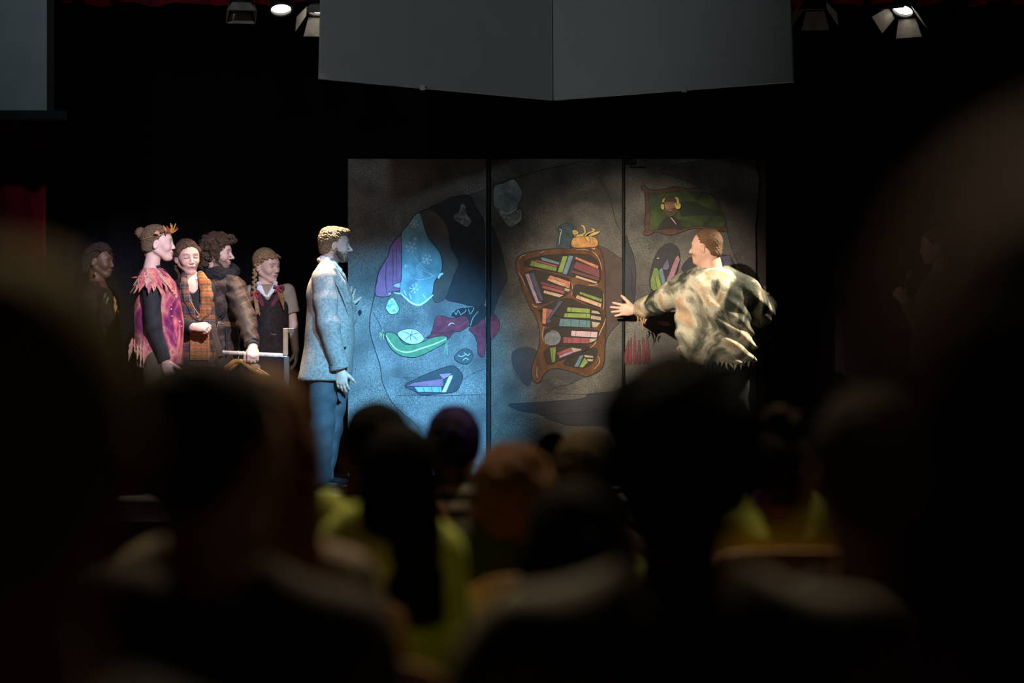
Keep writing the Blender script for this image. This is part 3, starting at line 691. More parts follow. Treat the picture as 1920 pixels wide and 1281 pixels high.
shelf = motif('painted_bookshelf', T, r1((62,290),(90,215),(200,145),(400,95),(700,60),(1000,45),(1330,22),(1480,40),(1555,180),(1590,420),(1600,700),(1595,1000),(1610,1270))+r2((1420,350),(1405,520),(1398,700),(1390,860),(1320,980),(1200,1045),(1090,1082),(960,1035),(820,990),(680,955),(560,955),(470,1000),(400,1085),(370,1160),(310,1182),(255,1140),(228,1020),(240,900),(290,750),(345,590),(360,430),(345,290),(300,150),(235,20))+r1((330,1110),(220,860),(140,630),(80,420)), M_wood, 5, line=1.6, curve=4,
   extra=[(r1((130,240),(160,190),(240,160)), 0.8, M_grain), (r1((480,135),(520,115),(555,100)), 0.7, M_grain), (r1((1380,110),(1450,170),(1510,290),(1540,420)), 0.8, M_grain), (r1((1365,45),(1410,65),(1420,45)), 1.2, M_grain), (r1((1100,80),(1250,75),(1310,90)), 0.6, M_grain), (r1((1310,680),(1400,685),(1470,665)), 1.0, M_grain), (r1((110,460),(170,560),(230,700)), 0.7, M_grain), (r1((350,1010),(400,1055),(440,1050)), 0.9, M_grain), (r1((1020,640),(1040,760),(1010,860)), 0.6, M_grain), (r1((1180,1000),(1260,1045),(1330,1065)), 0.7, M_grain), (r1((1560,830),(1575,960),(1560,1100)), 0.6, M_grain), (r2((1420,60),(1400,200),(1330,360),(1240,550),(1160,620)), 0.9, M_grain), (r2((430,270),(400,420),(450,560)), 0.6, M_grain), (r2((320,920),(310,1040),(330,1100)), 0.6, M_grain), (r2((1300,760),(1310,860),(1230,960)), 0.6, M_grain)])
M_hole = plain('painted_shelf_dark', (0.020, 0.012, 0.008), 0.7, var=0.3)
for q in (r1((205,330),(260,250),(420,200),(700,160),(1000,148),(1300,165),(1420,230),(1500,340),(1525,500),(1515,590),(1440,660),(1300,620),(1060,545),(850,490),(600,440),(380,385),(250,365)),
          r1((205,560),(215,490),(330,430),(480,440),(700,490),(920,550),(1000,620),(1015,710),(960,820),(860,890),(700,945),(560,1000),(430,1010),(370,960),(290,780)),
          r1((1040,800),(1060,710),(1140,672),(1300,710),(1500,740),(1550,850),(1555,1010),(1500,1070),(1350,1030),(1200,960),(1080,890)),
          r1((450,1120),(560,1050),(740,960),(900,915),(1040,925),(1180,1000),(1350,1060),(1500,1120),(1530,1200))+r2((1350,150),(1290,260),(1190,300),(900,290),(600,290),(440,270),(395,220),(370,110),(350,20)),
          r2((425,400),(450,320),(560,300),(900,310),(1250,335),(1300,380),(1280,480),(1200,540),(1000,570),(700,580),(500,575),(440,510)),
          r2((425,720),(450,650),(560,600),(800,590),(1140,590),(1130,640),(1000,700),(820,780),(660,830),(540,885),(470,860)),
          r2((735,870),(800,800),(980,720),(1120,650),(1240,620),(1275,660),(1260,760),(1200,860),(1100,925),(960,940),(800,900))):
    motif('painted_shelf_opening', shelf, q, M_hole, 6.5, line=1.2, curve=3)
GRN, OLV, TEAL, ORG, PEA, MAR, RED, LIL, IND, PNK, TAN, SKY = (0.22,0.29,0.07),(0.26,0.36,0.08),(0.13,0.23,0.27),(0.60,0.22,0.12),(0.66,0.40,0.24),(0.20,0.055,0.06),(0.33,0.09,0.09),(0.42,0.28,0.36),(0.075,0.08,0.13),(0.66,0.46,0.48),(0.48,0.38,0.27),(0.16,0.25,0.31)
BK = [ # openings, top to bottom
 (r1((495,215),(545,210),(815,295),(800,335),(510,260)), SKY, ()), (r1((385,255),(440,250),(790,350),(760,380),(420,290)), RED, ()),
 (r1((340,258),(770,385),(750,448),(305,350)), GRN, (0.12, 0.85)), (r1((870,185),(955,190),(865,470),(780,460)), OLV, ()),
 (r1((975,175),(1055,185),(940,505),(865,485)), SKY, ()), (r1((1055,190),(1085,220),(1040,540),(955,505)), (0.03,0.04,0.05), ()),
 (r1((1095,195),(1480,350),(1475,408),(1075,235)), ORG, (0.12, 0.9)), (r1((1100,275),(1490,410),(1500,560),(1065,400),(1065,330)), MAR, ()),
 (r1((1020,420),(1500,560),(1480,610),(1010,465)), (0.15,0.06,0.05), ()), (r1((1105,515),(1465,630),(1440,660),(1085,555)), PEA, ()),
 (r1((220,500),(290,480),(460,960),(520,985),(415,998)), LIL, (0.12,)), (r1((295,485),(380,470),(540,950),(470,950)), IND, ()),
 (r1((655,512),(1000,625),(990,735),(940,735),(600,600)), ORG, (0.12, 0.85)), (r1((640,560),(910,650),(920,720),(610,612)), PEA, (0.1,)),
 (r1((500,620),(900,730),(890,775),(490,665)), MAR, ()), (r1((530,685),(900,780),(900,840),(515,735)), RED, ()),
 (r1((550,770),(890,855),(810,895),(540,820)), PEA, (0.15,)), (r1((905,730),(1000,755),(970,800),(895,780)), TAN, ()),
 (r1((1170,795),(1545,920),(1530,980),(1155,835)), GRN, (0.12, 0.9)), (r1((1115,850),(1535,1000),(1525,1070),(1090,910)), PEA, (0.1, 0.16, 0.88)),
 (r1((525,1080),(600,1085),(590,1270))+r2((455,240),(395,225)), ORG, ()), (r1((600,1085),(700,1110),(600,1275))+r2((470,180)), RED, ()),
 (r1((800,950),(880,960),(640,1280))+r2((560,190),(490,230),(460,195)), IND, ()),
 (r1((950,1060),(1340,1090),(1330,1165),(940,1140)), OLV, (0.18,)), (r2((760,60),(1165,70),(1165,145),(745,130)), OLV, (0.12, 0.85)),
 (r2((690,145),(1170,180),(1165,295),(665,270)), TEAL, (0.12, 0.37, 0.64, 0.88)), (r2((1190,15),(1290,30),(1335,85),(1185,60)), TAN, ()), (r2((1180,95),(1340,120),(1340,180),(1175,155)), TAN, ()), (r2((1190,195),(1330,215),(1270,290),(1200,290)), TAN, ()),
 (r2((865,342),(1285,360),(1275,455),(860,430)), PNK, (0.18, 0.74)), (r2((740,445),(1150,460),(1150,550),(735,540)), RED, (0.15, 0.34, 0.66)), (r2((1155,470),(1280,465),(1240,510),(1155,540)), TAN, ()),
 (r2((520,620),(620,600),(605,840),(555,860)), GRN, (0.35,)), (r2((625,700),(845,612),(880,665),(660,745)), RED, ()), (r2((665,740),(880,665),(890,700),(680,785)), LIL, ()), (r2((860,612),(1030,635),(1020,660),(895,695)), TAN, ()),
 (r2((1000,745),(1060,735),(980,920),(905,920)), TEAL, ()), (r2((1075,770),(1130,850),(1050,935),(990,925)), OLV, ()), (r2((1065,730),(1215,745),(1215,780),(1085,770)), TAN, ()), (r2((1110,795),(1220,800),(1205,835),(1130,835)), TAN, ())]
for k, (q, c, bands) in enumerate(BK):
    book(shelf, q, tuple(v*0.66 for v in c), 8+0.25*(k % 9), bands, line=0.7)
motif('painted_round_pot', shelf, r2((425,480),(450,400),(510,355),(580,332),(650,360),(690,420),(695,480),(660,545),(590,580),(510,578),(450,545)), paint((0.13, 0.135, 0.15), 0.3), 8, line=0.9, extra=[(r2((470,375),(560,360),(640,372)), 0.8)])
M_ket = paint((0.028, 0.048, 0.058), 0.3)
ket = motif('painted_kettle', T, c6((610,790),(618,730),(635,690),(622,650),(632,622),(650,605),(685,590),(722,598),(740,615),(745,645),(738,680),(748,700),(722,790),(670,794)), M_ket, 6, line=0.9, curve=3, extra=[(c6((620,650),(608,640),(612,625)), 1.6, M_ket), (c6((740,618),(768,620),(765,645),(742,642)), 1.2, M_ket), (c6((690,590),(700,582)), 1.5, M_ket), (c6((650,660),(640,700),(632,760)), 1.0, M_streak), (c6((635,640),(655,650),(650,660)), 0.8, M_streak)])
M_pump = paint((0.40, 0.19, 0.055), 0.35)
pum = motif('painted_pumpkin', T, c6((728,750),(745,712),(790,695),(850,690),(910,700),(942,730),(938,775),(870,786),(780,790),(740,780)), M_pump, 7, line=0.9, curve=4, extra=[(c6((760,705),(745,740),(765,785)), 0.8, M_grain), (c6((800,700),(790,740),(810,785)), 0.7, M_grain), (c6((880,700),(895,740),(880,783)), 0.7, M_grain)])
M_husk = paint((0.42, 0.30, 0.10), 0.3)
for pts in (c6((750,690),(790,680),(830,670),(825,630),(800,602),(835,610),(850,660),(830,695),(780,700)), c6((830,690),(860,665),(900,650),(880,630),(915,635),(925,650),(880,680),(850,700)), c6((850,690),(900,665),(960,655),(940,680),(890,695)), c6((740,650),(770,645),(790,670),(770,690),(745,680)), c6((840,700),(870,700),(880,745),(855,730))):
    motif('painted_husk_leaf', pum, pts, M_husk, 8.4, line=0.7, curve=3)
motif('painted_red_tail', T, c7((92,135),(130,140),(160,180),(165,240),(140,290),(92,330)), M_drag, 3, line=0.7)
# ---------------------------------------------------------------- panel three: portrait
T = flat3
motif('painted_rock_edge', T, c6((1166,720),(1195,770),(1225,840),(1247,980),(1243,1100),(1236,1210),(1225,1300),(1166,1330)), R_slate, 2, line=1.3, curve=4)
motif('painted_far_rock', T, c8((290,112),(380,145),(475,182),(580,242),(620,310),(650,430),(690,560),(735,640),(795,720),(797,400),(797,70),(500,62)), R_dark, 2, line=1.2, curve=3)
pic = motif('painted_picture_frame', T, r3((125,250),(150,190),(205,190),(270,250),(420,280),(600,260),(760,215),(900,225),(1050,255),(1280,240),(1380,315),(1540,380),(1640,470),(1730,650),(1820,850),(1830,1000),(1860,1120),(1500,1080),(1200,1050),(1000,1100),(850,1160),(720,1185),(560,1160),(420,1120),(300,1180),(210,1190),(165,1140),(210,1080),(190,960),(215,700),(205,450),(190,320)), paint((0.070, 0.030, 0.020), 0.35), 4, line=1.3, curve=3)
M_meadow = stained('painted_meadow', [(0.3, (0.020, 0.030, 0.011)), (0.5, (0.036, 0.052, 0.015)), (0.75, (0.065, 0.085, 0.022))], scale=8, rough=0.6, bump=0.02)
motif('painted_meadow', pic, r3((285,355),(450,355),(700,330),(850,300),(1000,290),(1200,325),(1380,330),(1530,395),(1620,480),(1700,650),(1790,850),(1810,1010),(1500,1020),(1200,1000),(1000,1050),(850,1040),(500,1060),(290,1080),(310,800),(290,550)), M_meadow, 6, line=0.9, curve=3)
motif('painted_hill', pic, r3((900,540),(1050,500),(1200,520),(1400,620),(1550,680),(1710,690),(1760,790),(1500,800),(1200,790),(950,820),(900,700)), paint((0.014, 0.022, 0.012)), 7, line=0, curve=3)
motif('painted_hill', pic, r3((290,500),(380,420),(520,400),(560,560),(420,600),(300,620)), paint((0.030, 0.045, 0.022)), 7, line=0, curve=3)
stroke('painted_bird', pic, [(r3((1180,440),(1200,390),(1240,440),(1270,410),(1300,440)), 1.3), (r3((1310,385),(1350,375),(1380,390),(1440,410)), 1.1), (r3((1200,490),(1260,460),(1310,450)), 1.0)], 8)
sit = motif('painted_sitter', pic, r3((470,1070),(500,980),(560,900),(640,840),(760,800),(840,850),(920,950),(950,1070),(760,1040),(600,1055)), paint((0.018, 0.015, 0.014)), 8, line=0.6, curve=3, extra=[(r3((720,830),(780,900),(830,970)), 1.4, M_grain)])
motif('painted_hair', pic, r3((580,560),(590,470),(650,415),(740,405),(810,440),(835,520),(830,600),(600,600)), paint((0.055, 0.032, 0.018)), 9, line=0.6, curve=3)
motif('painted_face', pic, r3((600,540),(640,520),(760,520),(800,545),(800,640),(780,690),(700,700),(620,680),(600,620)), paint((0.22, 0.13, 0.065)), 10, line=0.4, curve=3, extra=[(r3((625,550),(650,545),(680,556)), 0.9), (r3((725,550),(755,540),(785,552)), 0.9), (r3((700,560),(690,620),(715,635)), 0.6)])
motif('painted_beard', pic, r3((540,660),(600,640),(640,690),(690,660),(740,660),(790,640),(840,650),(860,680),(820,760),(760,800),(690,820),(620,780),(570,720)), paint((0.075, 0.042, 0.020)), 11, line=0.5, curve=3, extra=[(r3((675,690),(710,680),(750,690)), 0.9, M_grain)])
M_horn = paint((0.50, 0.36, 0.10), 0.3)
motif('painted_horn', pic, r3((620,430),(560,470),(545,530),(590,520),(600,480)), M_horn, 11.5, line=0.7, curve=3)
motif('painted_horn', pic, r3((520,610),(540,560),(580,570),(590,640),(570,675),(535,660)), M_horn, 12, line=0.7, curve=3)
motif('painted_horn', pic, r3((800,425),(860,430),(890,500),(880,570),(840,570),(835,480)), M_horn, 11.5, line=0.7, curve=3)
motif('painted_horn', pic, r3((790,580),(820,530),(840,580),(870,560),(910,540),(925,610),(890,660),(830,655)), M_horn, 12, line=0.7, curve=3)
n3 = motif('painted_book_niche', T, r4((255,490),(262,400),(285,300),(320,200),(380,120),(450,88),(520,110),(555,180),(555,280),(520,400),(440,520),(330,600),(280,570)), paint((0.030, 0.027, 0.030)), 3, line=1.2, curve=3)
book(n3, r4((300,330),(340,340),(385,520),(330,590),(270,540),(262,460)), (0.12, 0.17, 0.05), 5)
book(n3, r4((310,430),(345,400),(380,530),(340,570)), (0.17, 0.22, 0.05), 6)
book(n3, r4((345,360),(385,330),(430,520),(390,535)), (0.10, 0.15, 0.19), 7)
book(n3, r4((395,300),(440,240),(455,330),(430,360),(385,345)), (0.10, 0.09, 0.14), 8)
book(n3, r4((515,230),(545,205),(562,250),(480,480),(440,500),(420,470)), (0.24, 0.12, 0.15), 9)
book(n3, r4((320,240),(340,225),(360,240),(345,248)), (0.28, 0.27, 0.2), 9)
n4 = motif('painted_book_niche', T, c8((420,640),(430,590),(480,555),(580,545),(660,560),(690,610),(660,650),(560,660)), paint((0.028, 0.024, 0.03)), 3, line=1.0, curve=3)
book(n4, c8((615,560),(665,555),(680,610),(625,610)), (0.07, 0.06, 0.10), 5)
book(n4, c8((590,575),(625,570),(630,625),(600,625)), (0.11, 0.05, 0.06), 6)
motif('painted_pink_stone', T, r4((325,880),(370,862),(430,870),(475,900),(440,920),(380,912)), paint((0.36, 0.15, 0.13)), 4, line=0.9, curve=3)
M_quill = paint((0.15, 0.025, 0.035), 0.3)
for i, (xa, xb) in enumerate(((45, 20), (70, 60), (105, 105), (150, 150), (190, 200), (228, 240))):
    motif('painted_red_quill', T, r4((xa-4, 1070-(i % 3)*25), (xa+5, 1070-(i % 3)*25), (xb+18, 1200), (xb+14, 1290), (xb-12, 1290), (xb-14, 1200)), M_quill, 4+0.2*i, line=0.7, curve=3)
stroke('painted_cave_outline', T, [(r4((20,300),(60,330),(80,420),(78,540),(95,640)), 1.0)], 3.6)
# ================================================================== people: sculpting tools
def head_sdf(S, c, F, s=1.0, fem=False, smile=False, jaw=1.0, ears=(1, -1), t='head', heavy=0.0, closed=False):
    L = lambda x, y, z: np.array(c)+F@(np.array([x, y, z])*s)
    R = F
    S.ell(L(-0.012, 0, 0.034), np.array([0.094, 0.074, 0.084])*s, R, k=0.02*s, t=t)             # skull
    S.ell(L(0.028, 0, 0.022), np.array([0.060, 0.064, 0.072])*s, R, k=0.03*s, t=t)              # forehead, temples
    S.cone(L(0.030, 0, -0.010), L(0.052, 0, -0.078*jaw), (0.060+heavy)*s, (0.028+heavy)*s, k=0.03*s, t=t)
    for q in (1, -1):
        S.cone(L(-0.006, q*0.054, -0.045), L(0.056, q*0.018, -0.088*jaw), (0.018+heavy)*s, (0.017+heavy)*s, k=0.03*s, t=t)   # jaw
        S.ell(L(0.058, q*(0.036+heavy*0.5), -0.026), np.array([0.027, 0.025, 0.024])*s, R, k=0.02*s, t=t)                            # cheek
    S.ell(L(0.074, 0, -0.093*jaw), np.array([0.017, 0.019, 0.014])*s, R, k=0.016*s, t=t)          # chin
    S.ell(L(0.077, 0, -0.058), np.array([0.020, 0.028, 0.020])*s, R, k=0.015*s, t=t)              # muzzle
    S.ell(L(0.078, 0, 0.029), np.array([0.012, 0.046, 0.010])*s, R, k=0.014*s, t=t)               # brow
    for q in (1, -1):
        S.ell(L(0.097, q*0.032, 0.007), np.array([0.017, 0.018, 0.0115])*s, R, k=0.012*s, op='s', t=t)
        S.ell(L(0.0735, q*0.032, 0.006), np.array([0.0135, 0.0155, 0.0125])*s, R, k=0.004*s, t=t)       # lids
        if not closed: S.ell(L(0.090, q*0.033, 0.0035), np.array([0.0125, 0.0125, 0.0042])*s, R, k=0.001*s, op='s', t=t)
    n = 0.9 if fem else 1.0
    S.cone(L(0.084, 0, 0.016), L(0.108*n+0.006, 0, -0.026), 0.0075*s, 0.0105*n*s, k=0.010*s, t=t) # nose
    for q in (1, -1): S.ell(L(0.098, q*0.0115, -0.031), np.array([0.010, 0.0075, 0.007])*s, R, k=0.006*s, t=t)
    S.ell(L(0.0905, 0, -0.0545), np.array([0.0085, 0.021 if not smile else 0.028, 0.0050])*s, R, k=0.006*s, t=t)   # lips
    S.ell(L(0.0885, 0, -0.0660), np.array([0.0088, 0.018 if not smile else 0.023, 0.0058])*s, R, k=0.006*s, t=t)
    for q in ears:
        E = R@np.array(Matrix.Rotation(math.radians(-22*q), 3, 'Z'))@np.array(Matrix.Rotation(math.radians(12), 3, 'Y'))
        S.ell(L(-0.008, q*0.079, -0.006), np.array([0.018, 0.007, 0.030])*s, E, k=0.006*s, t=t)
        S.ell(L(-0.003, q*0.087, -0.002), np.array([0.010, 0.006, 0.018])*s, E, k=0.006*s, op='s', t=t)
    return L
def face_color(skin, c, F, s=1.0, lips=None, brow=None, stubble=None, jaw=1.0, blush=0.18, closed=False, lift=0.0):
    skin = np.array(skin); c = np.array(c)
    def f(V):
        q = ((V-c)@F)/s; x, y, z = q.T
        C = np.tile(skin, (len(V), 1)).astype(float)
        def blend(m, col): C[:] = C*(1-m[:, None])+np.array(col)*m[:, None]
        g = lambda r: np.clip(1-r, 0, 1)
        ch = g(np.sqrt(((np.abs(y)-0.042)/0.03)**2+((z+0.028)/0.03)**2+((x-0.06)/0.05)**2))*blush*2
        blend(np.clip(ch, 0, 1), skin*np.array([1.05, 0.72, 0.68]))
        if stubble is not None:
            col, top = stubble
            m = ((z < -0.030-0.35*(x-0.055)*(x < 0.085)) & (z > -0.125) & (x > -0.012) & (np.abs(y) < 0.08)).astype(float)
            m *= 1-((x > 0.084) & (np.abs(y) < 0.022) & (z < -0.047) & (z > -0.074))
            m *= 1-(((x > 0.05) & (np.abs(y) > 0.022) & (z > -0.052)).astype(float))
            m *= 1-((z > -0.040) & (x > 0.02))
            blend(m*top, col)
        lp = np.array(lips if lips is not None else skin*np.array([0.95, 0.55, 0.52]))
        m = g(np.sqrt((y/0.027)**2+((z+0.0605)/0.0125)**2))*(x > 0.080)
        blend(np.clip(m*3, 0, 0.9), lp)
        m = (np.abs(z+0.0608-lift*(y/0.026)**2) < 0.0022) & (np.abs(y) < 0.026) & (x > 0.072); blend(m*0.8, lp*0.35)
        if brow is not None:
            yy = np.abs(y); zc = 0.0275+0.0045*np.sin(np.clip((yy-0.012)/0.042, 0, 1)*math.pi)-0.003*(yy > 0.044)
            m = (np.abs(z-zc) < 0.0038) & (yy > 0.012) & (yy < 0.052) & (x > 0.05); blend(m*0.7, brow)
        if closed:
            yy = np.abs(y); m = (np.abs(z-0.003-0.25*(yy-0.032)**2*40) < 0.0030) & (yy > 0.015) & (yy < 0.050) & (x > 0.055); blend(m*0.9, skin*0.12)
        else:
            yy = np.abs(y); m = (((yy-0.032)/0.019)**2+((z-0.007)/0.012)**2 < 1) & (x > 0.055); blend(m*0.18, skin*0.45)
        m = ((np.abs(y)-0.009)**2/0.004**2+(z+0.0375)**2/0.003**2 < 1) & (x > 0.088); blend(m*0.8, skin*0.15)
        return C
    return f
M_skin = vcol('skin', 0.5, 0.06, 30, 0.04, 0.35, sss=0.0)
def eyes(parent, L, F, s, iris=(0.05, 0.035, 0.02), look=0.0):
    for q in (1, -1):
        c = L(0.0738, q*0.032, 0.0055); r = 0.0118*s
        V = []; C = []; n, m = 14, 10; Fc = []
        fw = F@unit((1, 0.0+look, 0)); u = F[:, 1]; w = F[:, 2]
        for i in range(m+1):
            a = math.pi*i/m
            for k in range(n):
                b = 2*math.pi*k/n
                V.append(c+r*(math.cos(a)*fw+math.sin(a)*(math.cos(b)*u+math.sin(b)*w)))
                C.append((0.01, 0.01, 0.01) if a < 0.28 else iris if a < 0.68 else (0.40, 0.37, 0.35))
        for i in range(m):
            for k in range(n): Fc.append((i*n+k, (i+1)*n+k, (i+1)*n+(k+1) % n, i*n+(k+1) % n))
        mesh('eye', V, Fc, vcol('eyeball', 0.15, 0.02, 30, 0.0, 0.5), parent, smooth=True, col=np.array(C))
def hand_sdf(S, w, d, n, tside, curl=(25, 25, 25, 25), thumb=25, spread=6, s=1.0, t='hand', fingers=1.0):
    """wrist, direction, palm normal, side of the thumb"""
    w = np.array(w, float); d = unit(d); n = unit(np.array(n)-d*np.dot(n, d)); ts = unit(np.array(tside)-d*np.dot(tside, d)-n*np.dot(tside, n))
    R = np.stack([d, ts, n], 1)
    S.ell(w+d*0.052*s, np.array([0.054, 0.041, 0.0165])*s, R, k=0.012*s, t=t)
    S.cone(w-d*0.02*s, w+d*0.03*s, 0.024*s, 0.026*s, k=0.02*s, flat=(n, 0.72), t=t)
    ln = [0.070, 0.079, 0.073, 0.057]; tips = []
    for i in range(4):
        off = (0.029-0.0195*i)*s
        p = w+d*(0.088-0.004*abs(i-1.2))*s+ts*off
        sp = math.radians(spread*(1.4-i)); dd = unit(d*math.cos(sp)+ts*math.sin(sp)); nn = n
        S.cone(w+d*0.05*s+ts*off*0.8, p, 0.011*s, 0.0105*s, k=0.010*s, t=t)
        r0 = 0.0098*s; cu = math.radians(curl[i])
        for j, (f, cf) in enumerate(((0.45, 0.8), (0.31, 1.1), (0.24, 0.8))):
            a = cu*cf; nd = unit(dd*math.cos(a)+nn*math.sin(a)); nn = unit(nn*math.cos(a)-dd*math.sin(a)); dd = nd
            q = p+dd*ln[i]*f*s*fingers; r1 = r0*0.92
            S.cone(p, q, r0, r1, k=0.003*s, t=t); p = q; r0 = r1
        tips.append((p, dd))
    p = w+d*0.022*s+ts*0.022*s+n*0.006*s; th = math.radians(thumb); dd = unit(d*0.72+ts*0.72+n*0.15); nn = unit(-ts*0.6+n*0.8)
    for f, cf, r0, r1 in ((0.044, 0.3, 0.0145, 0.012), (0.033, 1.0, 0.0115, 0.0105), (0.026, 0.8, 0.0105, 0.0085)):
        a = th*cf; nd = unit(dd*math.cos(a)+nn*math.sin(a)); nn = unit(nn*math.cos(a)-dd*math.sin(a)); dd = nd
        q = p+dd*f*s; S.cone(p, q, r0*s, r1*s, k=0.006*s, t=t); p = q
    return tips
def build_body(parent, S, zneck, hands, color, coarse=0.011, fine=0.0033, hands_h=0.0038):
    """one skin: trunk and limbs coarse, head and hands fine, all in one mesh"""
    parts = [S.extract(coarse, tags=('body',), smooth=1)]
    parts.append(S.extract(fine, tags=('head', 'neck'), smooth=1))
    for tg in hands: parts.append(S.extract(hands_h, tags=(tg,), smooth=1))
    V = np.concatenate([p[0] for p in parts]); Q = []; b = 0
    for p in parts: Q.append(p[1]+b); b += len(p[0])
    return mesh('body', V, np.concatenate(Q), M_skin, parent, smooth=True, col=color(V))
def rings(lst, d, f=1.0):
    """(y, x left, x right, half depth, distance offset) in photo pixels at distance d -> loft rings"""
    out = []
    for y, xl, xr, dep, dy in lst:
        a, b = P(xl, y, d+dy), P(xr, y, d+dy)
        out.append((a[2], (a[0]+b[0])/2, d+dy, (b[0]-a[0])/2*f, dep*f))
    return out
def legs_sdf(S, hips, knees, ankles, r=(0.088, 0.062, 0.042), t='body', k=0.03):
    for h, kn, an in zip(hips, knees, ankles):
        S.cone(h, kn, r[0], r[1], k=k, t=t); S.cone(kn, an, r[1], r[2], k=k, t=t)
def shoe(parent, ankle, fwd, mat, L=0.27, z0=STZ, sole=None):
    a = np.array(ankle); f = unit((fwd[0], fwd[1], 0)); s = np.array([-f[1], f[0], 0]); up = np.array([0, 0, 1.0])
    R = np.stack([f, s, up], 1); S = SDF(); b = np.array([a[0], a[1], z0])
    S.ell(b-f*0.03+up*0.05, (0.055, 0.040, 0.052), R, k=0.03)
    S.cone(b+f*0.02+up*0.045, b+f*(L-0.115)+up*0.032, 0.042, 0.034, k=0.03, flat=(s, 1.05))
    S.ell(b+f*(L-0.115)+up*0.028, (0.055, 0.043, 0.028), R, k=0.02)
    S.cone(b+up*0.05, b+up*0.10, 0.042, 0.044, k=0.02)
    S.box(b+f*0.2-np.array([0, 0, 0.05]), (0.6, 0.3, 0.052), R, op='s', k=0.002)
    o = sculpt('shoe', S, 0.007, mat, parent)
    so = MB(); pts = []
    for i in range(20):
        t = 2*math.pi*i/20; x = math.cos(t); y = math.sin(t)
        pts.append(b+f*((L-0.13)*0.5+x*L*0.52)+s*y*0.045*(1-0.12*x)*1.0+up*0.001)
    so.prism(pts, up*0.016).build('sole', sole or M_edge, o)
    return o
M_shoe = plain('black_shoe_leather', (0.012, 0.011, 0.011), 0.25, spec=0.6, bump=0.03)
M_trouser_dark = plain('black_trouser_cloth', (0.012, 0.012, 0.013), 0.85, bump=0.2)
def standing(label, base, name='person'):
    return empty(name, (base[0], base[1], STZ), label, 'person')
def simple_legs(t, S, hipc, fwd, hw, mat, zhip, spread=0.1, name='trousers', rr=(0.10, 0.078, 0.068), step=0.0):
    """bare legs into the body field, trousers and shoes as children"""
    f = unit((fwd[0], fwd[1], 0)); s = np.array([-f[1], f[0], 0]); c = np.array(hipc, float)
    T = SDF(); an = []
    for q in (1, -1):
        st = f*step*q
        h = c+s*hw*q*0.6; k_ = np.array([c[0], c[1], STZ+0.49])+s*spread*q*0.9+f*0.02+st*0.5; a = np.array([c[0], c[1], STZ+0.085])+s*spread*q-f*0.02+st
        S.cone(h, k_, 0.085, 0.058, k=0.03, t='body'); S.cone(k_, a, 0.058, 0.040, k=0.03, t='body')
        T.cone(h, k_, rr[0], rr[1], k=0.02); T.cone(k_, a-np.array([0, 0, 0.01]), rr[1], rr[2], k=0.02)
        an.append(a)
    T.ell(c+np.array([0, 0, 0.03]), (0.14, 0.12, 0.13), np.stack([s, f, [0, 0, 1]], 1), k=0.04)
    T.box((c[0], c[1], STZ-0.2+0.04), (0.6, 0.6, 0.2), op='s', k=0.0)
    if mat is not None: sculpt(name, T, 0.012, mat, t, disp=ripple(0.003, 9, 9, 38))
    for a in an: shoe(t, a, f, M_shoe)
    return an
# ================================================================== the cast on stage
def hair_cap(S, L, F, s, top=0.010, side=0.008, back=0.010, hairline=0.0, nape=-0.062, ears=True, k=0.012):
    S.ell(L(-0.014-back*0.4, 0, 0.038), (np.array([0.094, 0.074, 0.084])+np.array([back, side, top]))*s, F, k=k*s)
    S.ell(L(-0.055, 0, -0.030), np.array([0.052, 0.058, 0.050])*s, F, k=0.03*s)
    S.ell(L(0.112+hairline, 0, -0.012), np.array([0.078, 0.14, 0.094])*s, F, op='s', k=0.008*s)
    S.box(L(0.06, 0, -0.09), np.array([0.065, 0.2, 0.10])*s, F, rd=0.02*s, op='s', k=0.008*s)
    if ears:
        for q in (1, -1): S.ell(L(-0.002, q*0.086, -0.012), np.array([0.026, 0.035, 0.038])*s, F, op='s', k=0.006*s)
    S.box(L(-0.05, 0, nape-0.10), np.array([0.2, 0.2, 0.10])*s, F, rd=0.01, op='s', k=0.008*s)
def cut(S, pt, nrm, size=0.35):       # remove everything beyond a plane (hems, cuffs)
    n = unit(nrm); q = Vector(tuple(n)).to_track_quat('Z', 'Y').to_matrix(); R = np.array(q)
    S.box(np.array(pt)+n*size, (size, size, size), R, rd=0.002, op='s', k=0.0)
def limb(S, pts, rad, k=0.02, t=0, flat=None):
    for i in range(len(pts)-1): S.cone(pts[i], pts[i+1], rad[i], rad[i+1], k=k, t=t, flat=flat)
def disc(c, n, r, th, name, mat, parent): MB().lathe(c, [(r*0.6, 0), (r, th*0.3), (r, th*0.7), (r*0.7, th)], n, 12).build(name, mat, parent)
def leafshape(c, dirv, nrm, L, Wd, mat, parent, name='fabric_leaf', lobes=2, curl=0.2):
    d = unit(dirv); n = unit(np.array(nrm)-d*np.dot(nrm, d)); s = np.cross(n, d)
    prof = [(0, 0.05), (0.12, 0.30), (0.22, 0.24), (0.34, 0.50), (0.46, 0.30), (0.58, 0.40), (0.72, 0.20), (0.86, 0.12), (1.0, 0.0)] if lobes else [(0, 0.06), (0.2, 0.34), (0.45, 0.46), (0.7, 0.30), (0.88, 0.12), (1.0, 0.0)]
    V = []; F = []; m = len(prof); th = 0.0025
    for k in (0, 1):
        for u, w in prof:
            b = np.array(c)+d*L*u+n*(curl*L*u*u*-0.5+k*th)
            V += [b-s*Wd*w+n*0.15*Wd*w, b, b+s*Wd*w+n*0.15*Wd*w]
    N = 3*m
    for i in range(m-1):
        for j in (0, 1):
            a = i*3+j; F.append((a, a+1, a+4, a+3)); F.append((N+a, N+a+3, N+a+4, N+a+1))
        for e in (0, 2):
            a = i*3+e; F.append((a, a+3, N+a+3, N+a) if e == 0 else (a, N+a, N+a+3, a+3))
    return mesh(name, V, F, mat, parent, smooth=False)

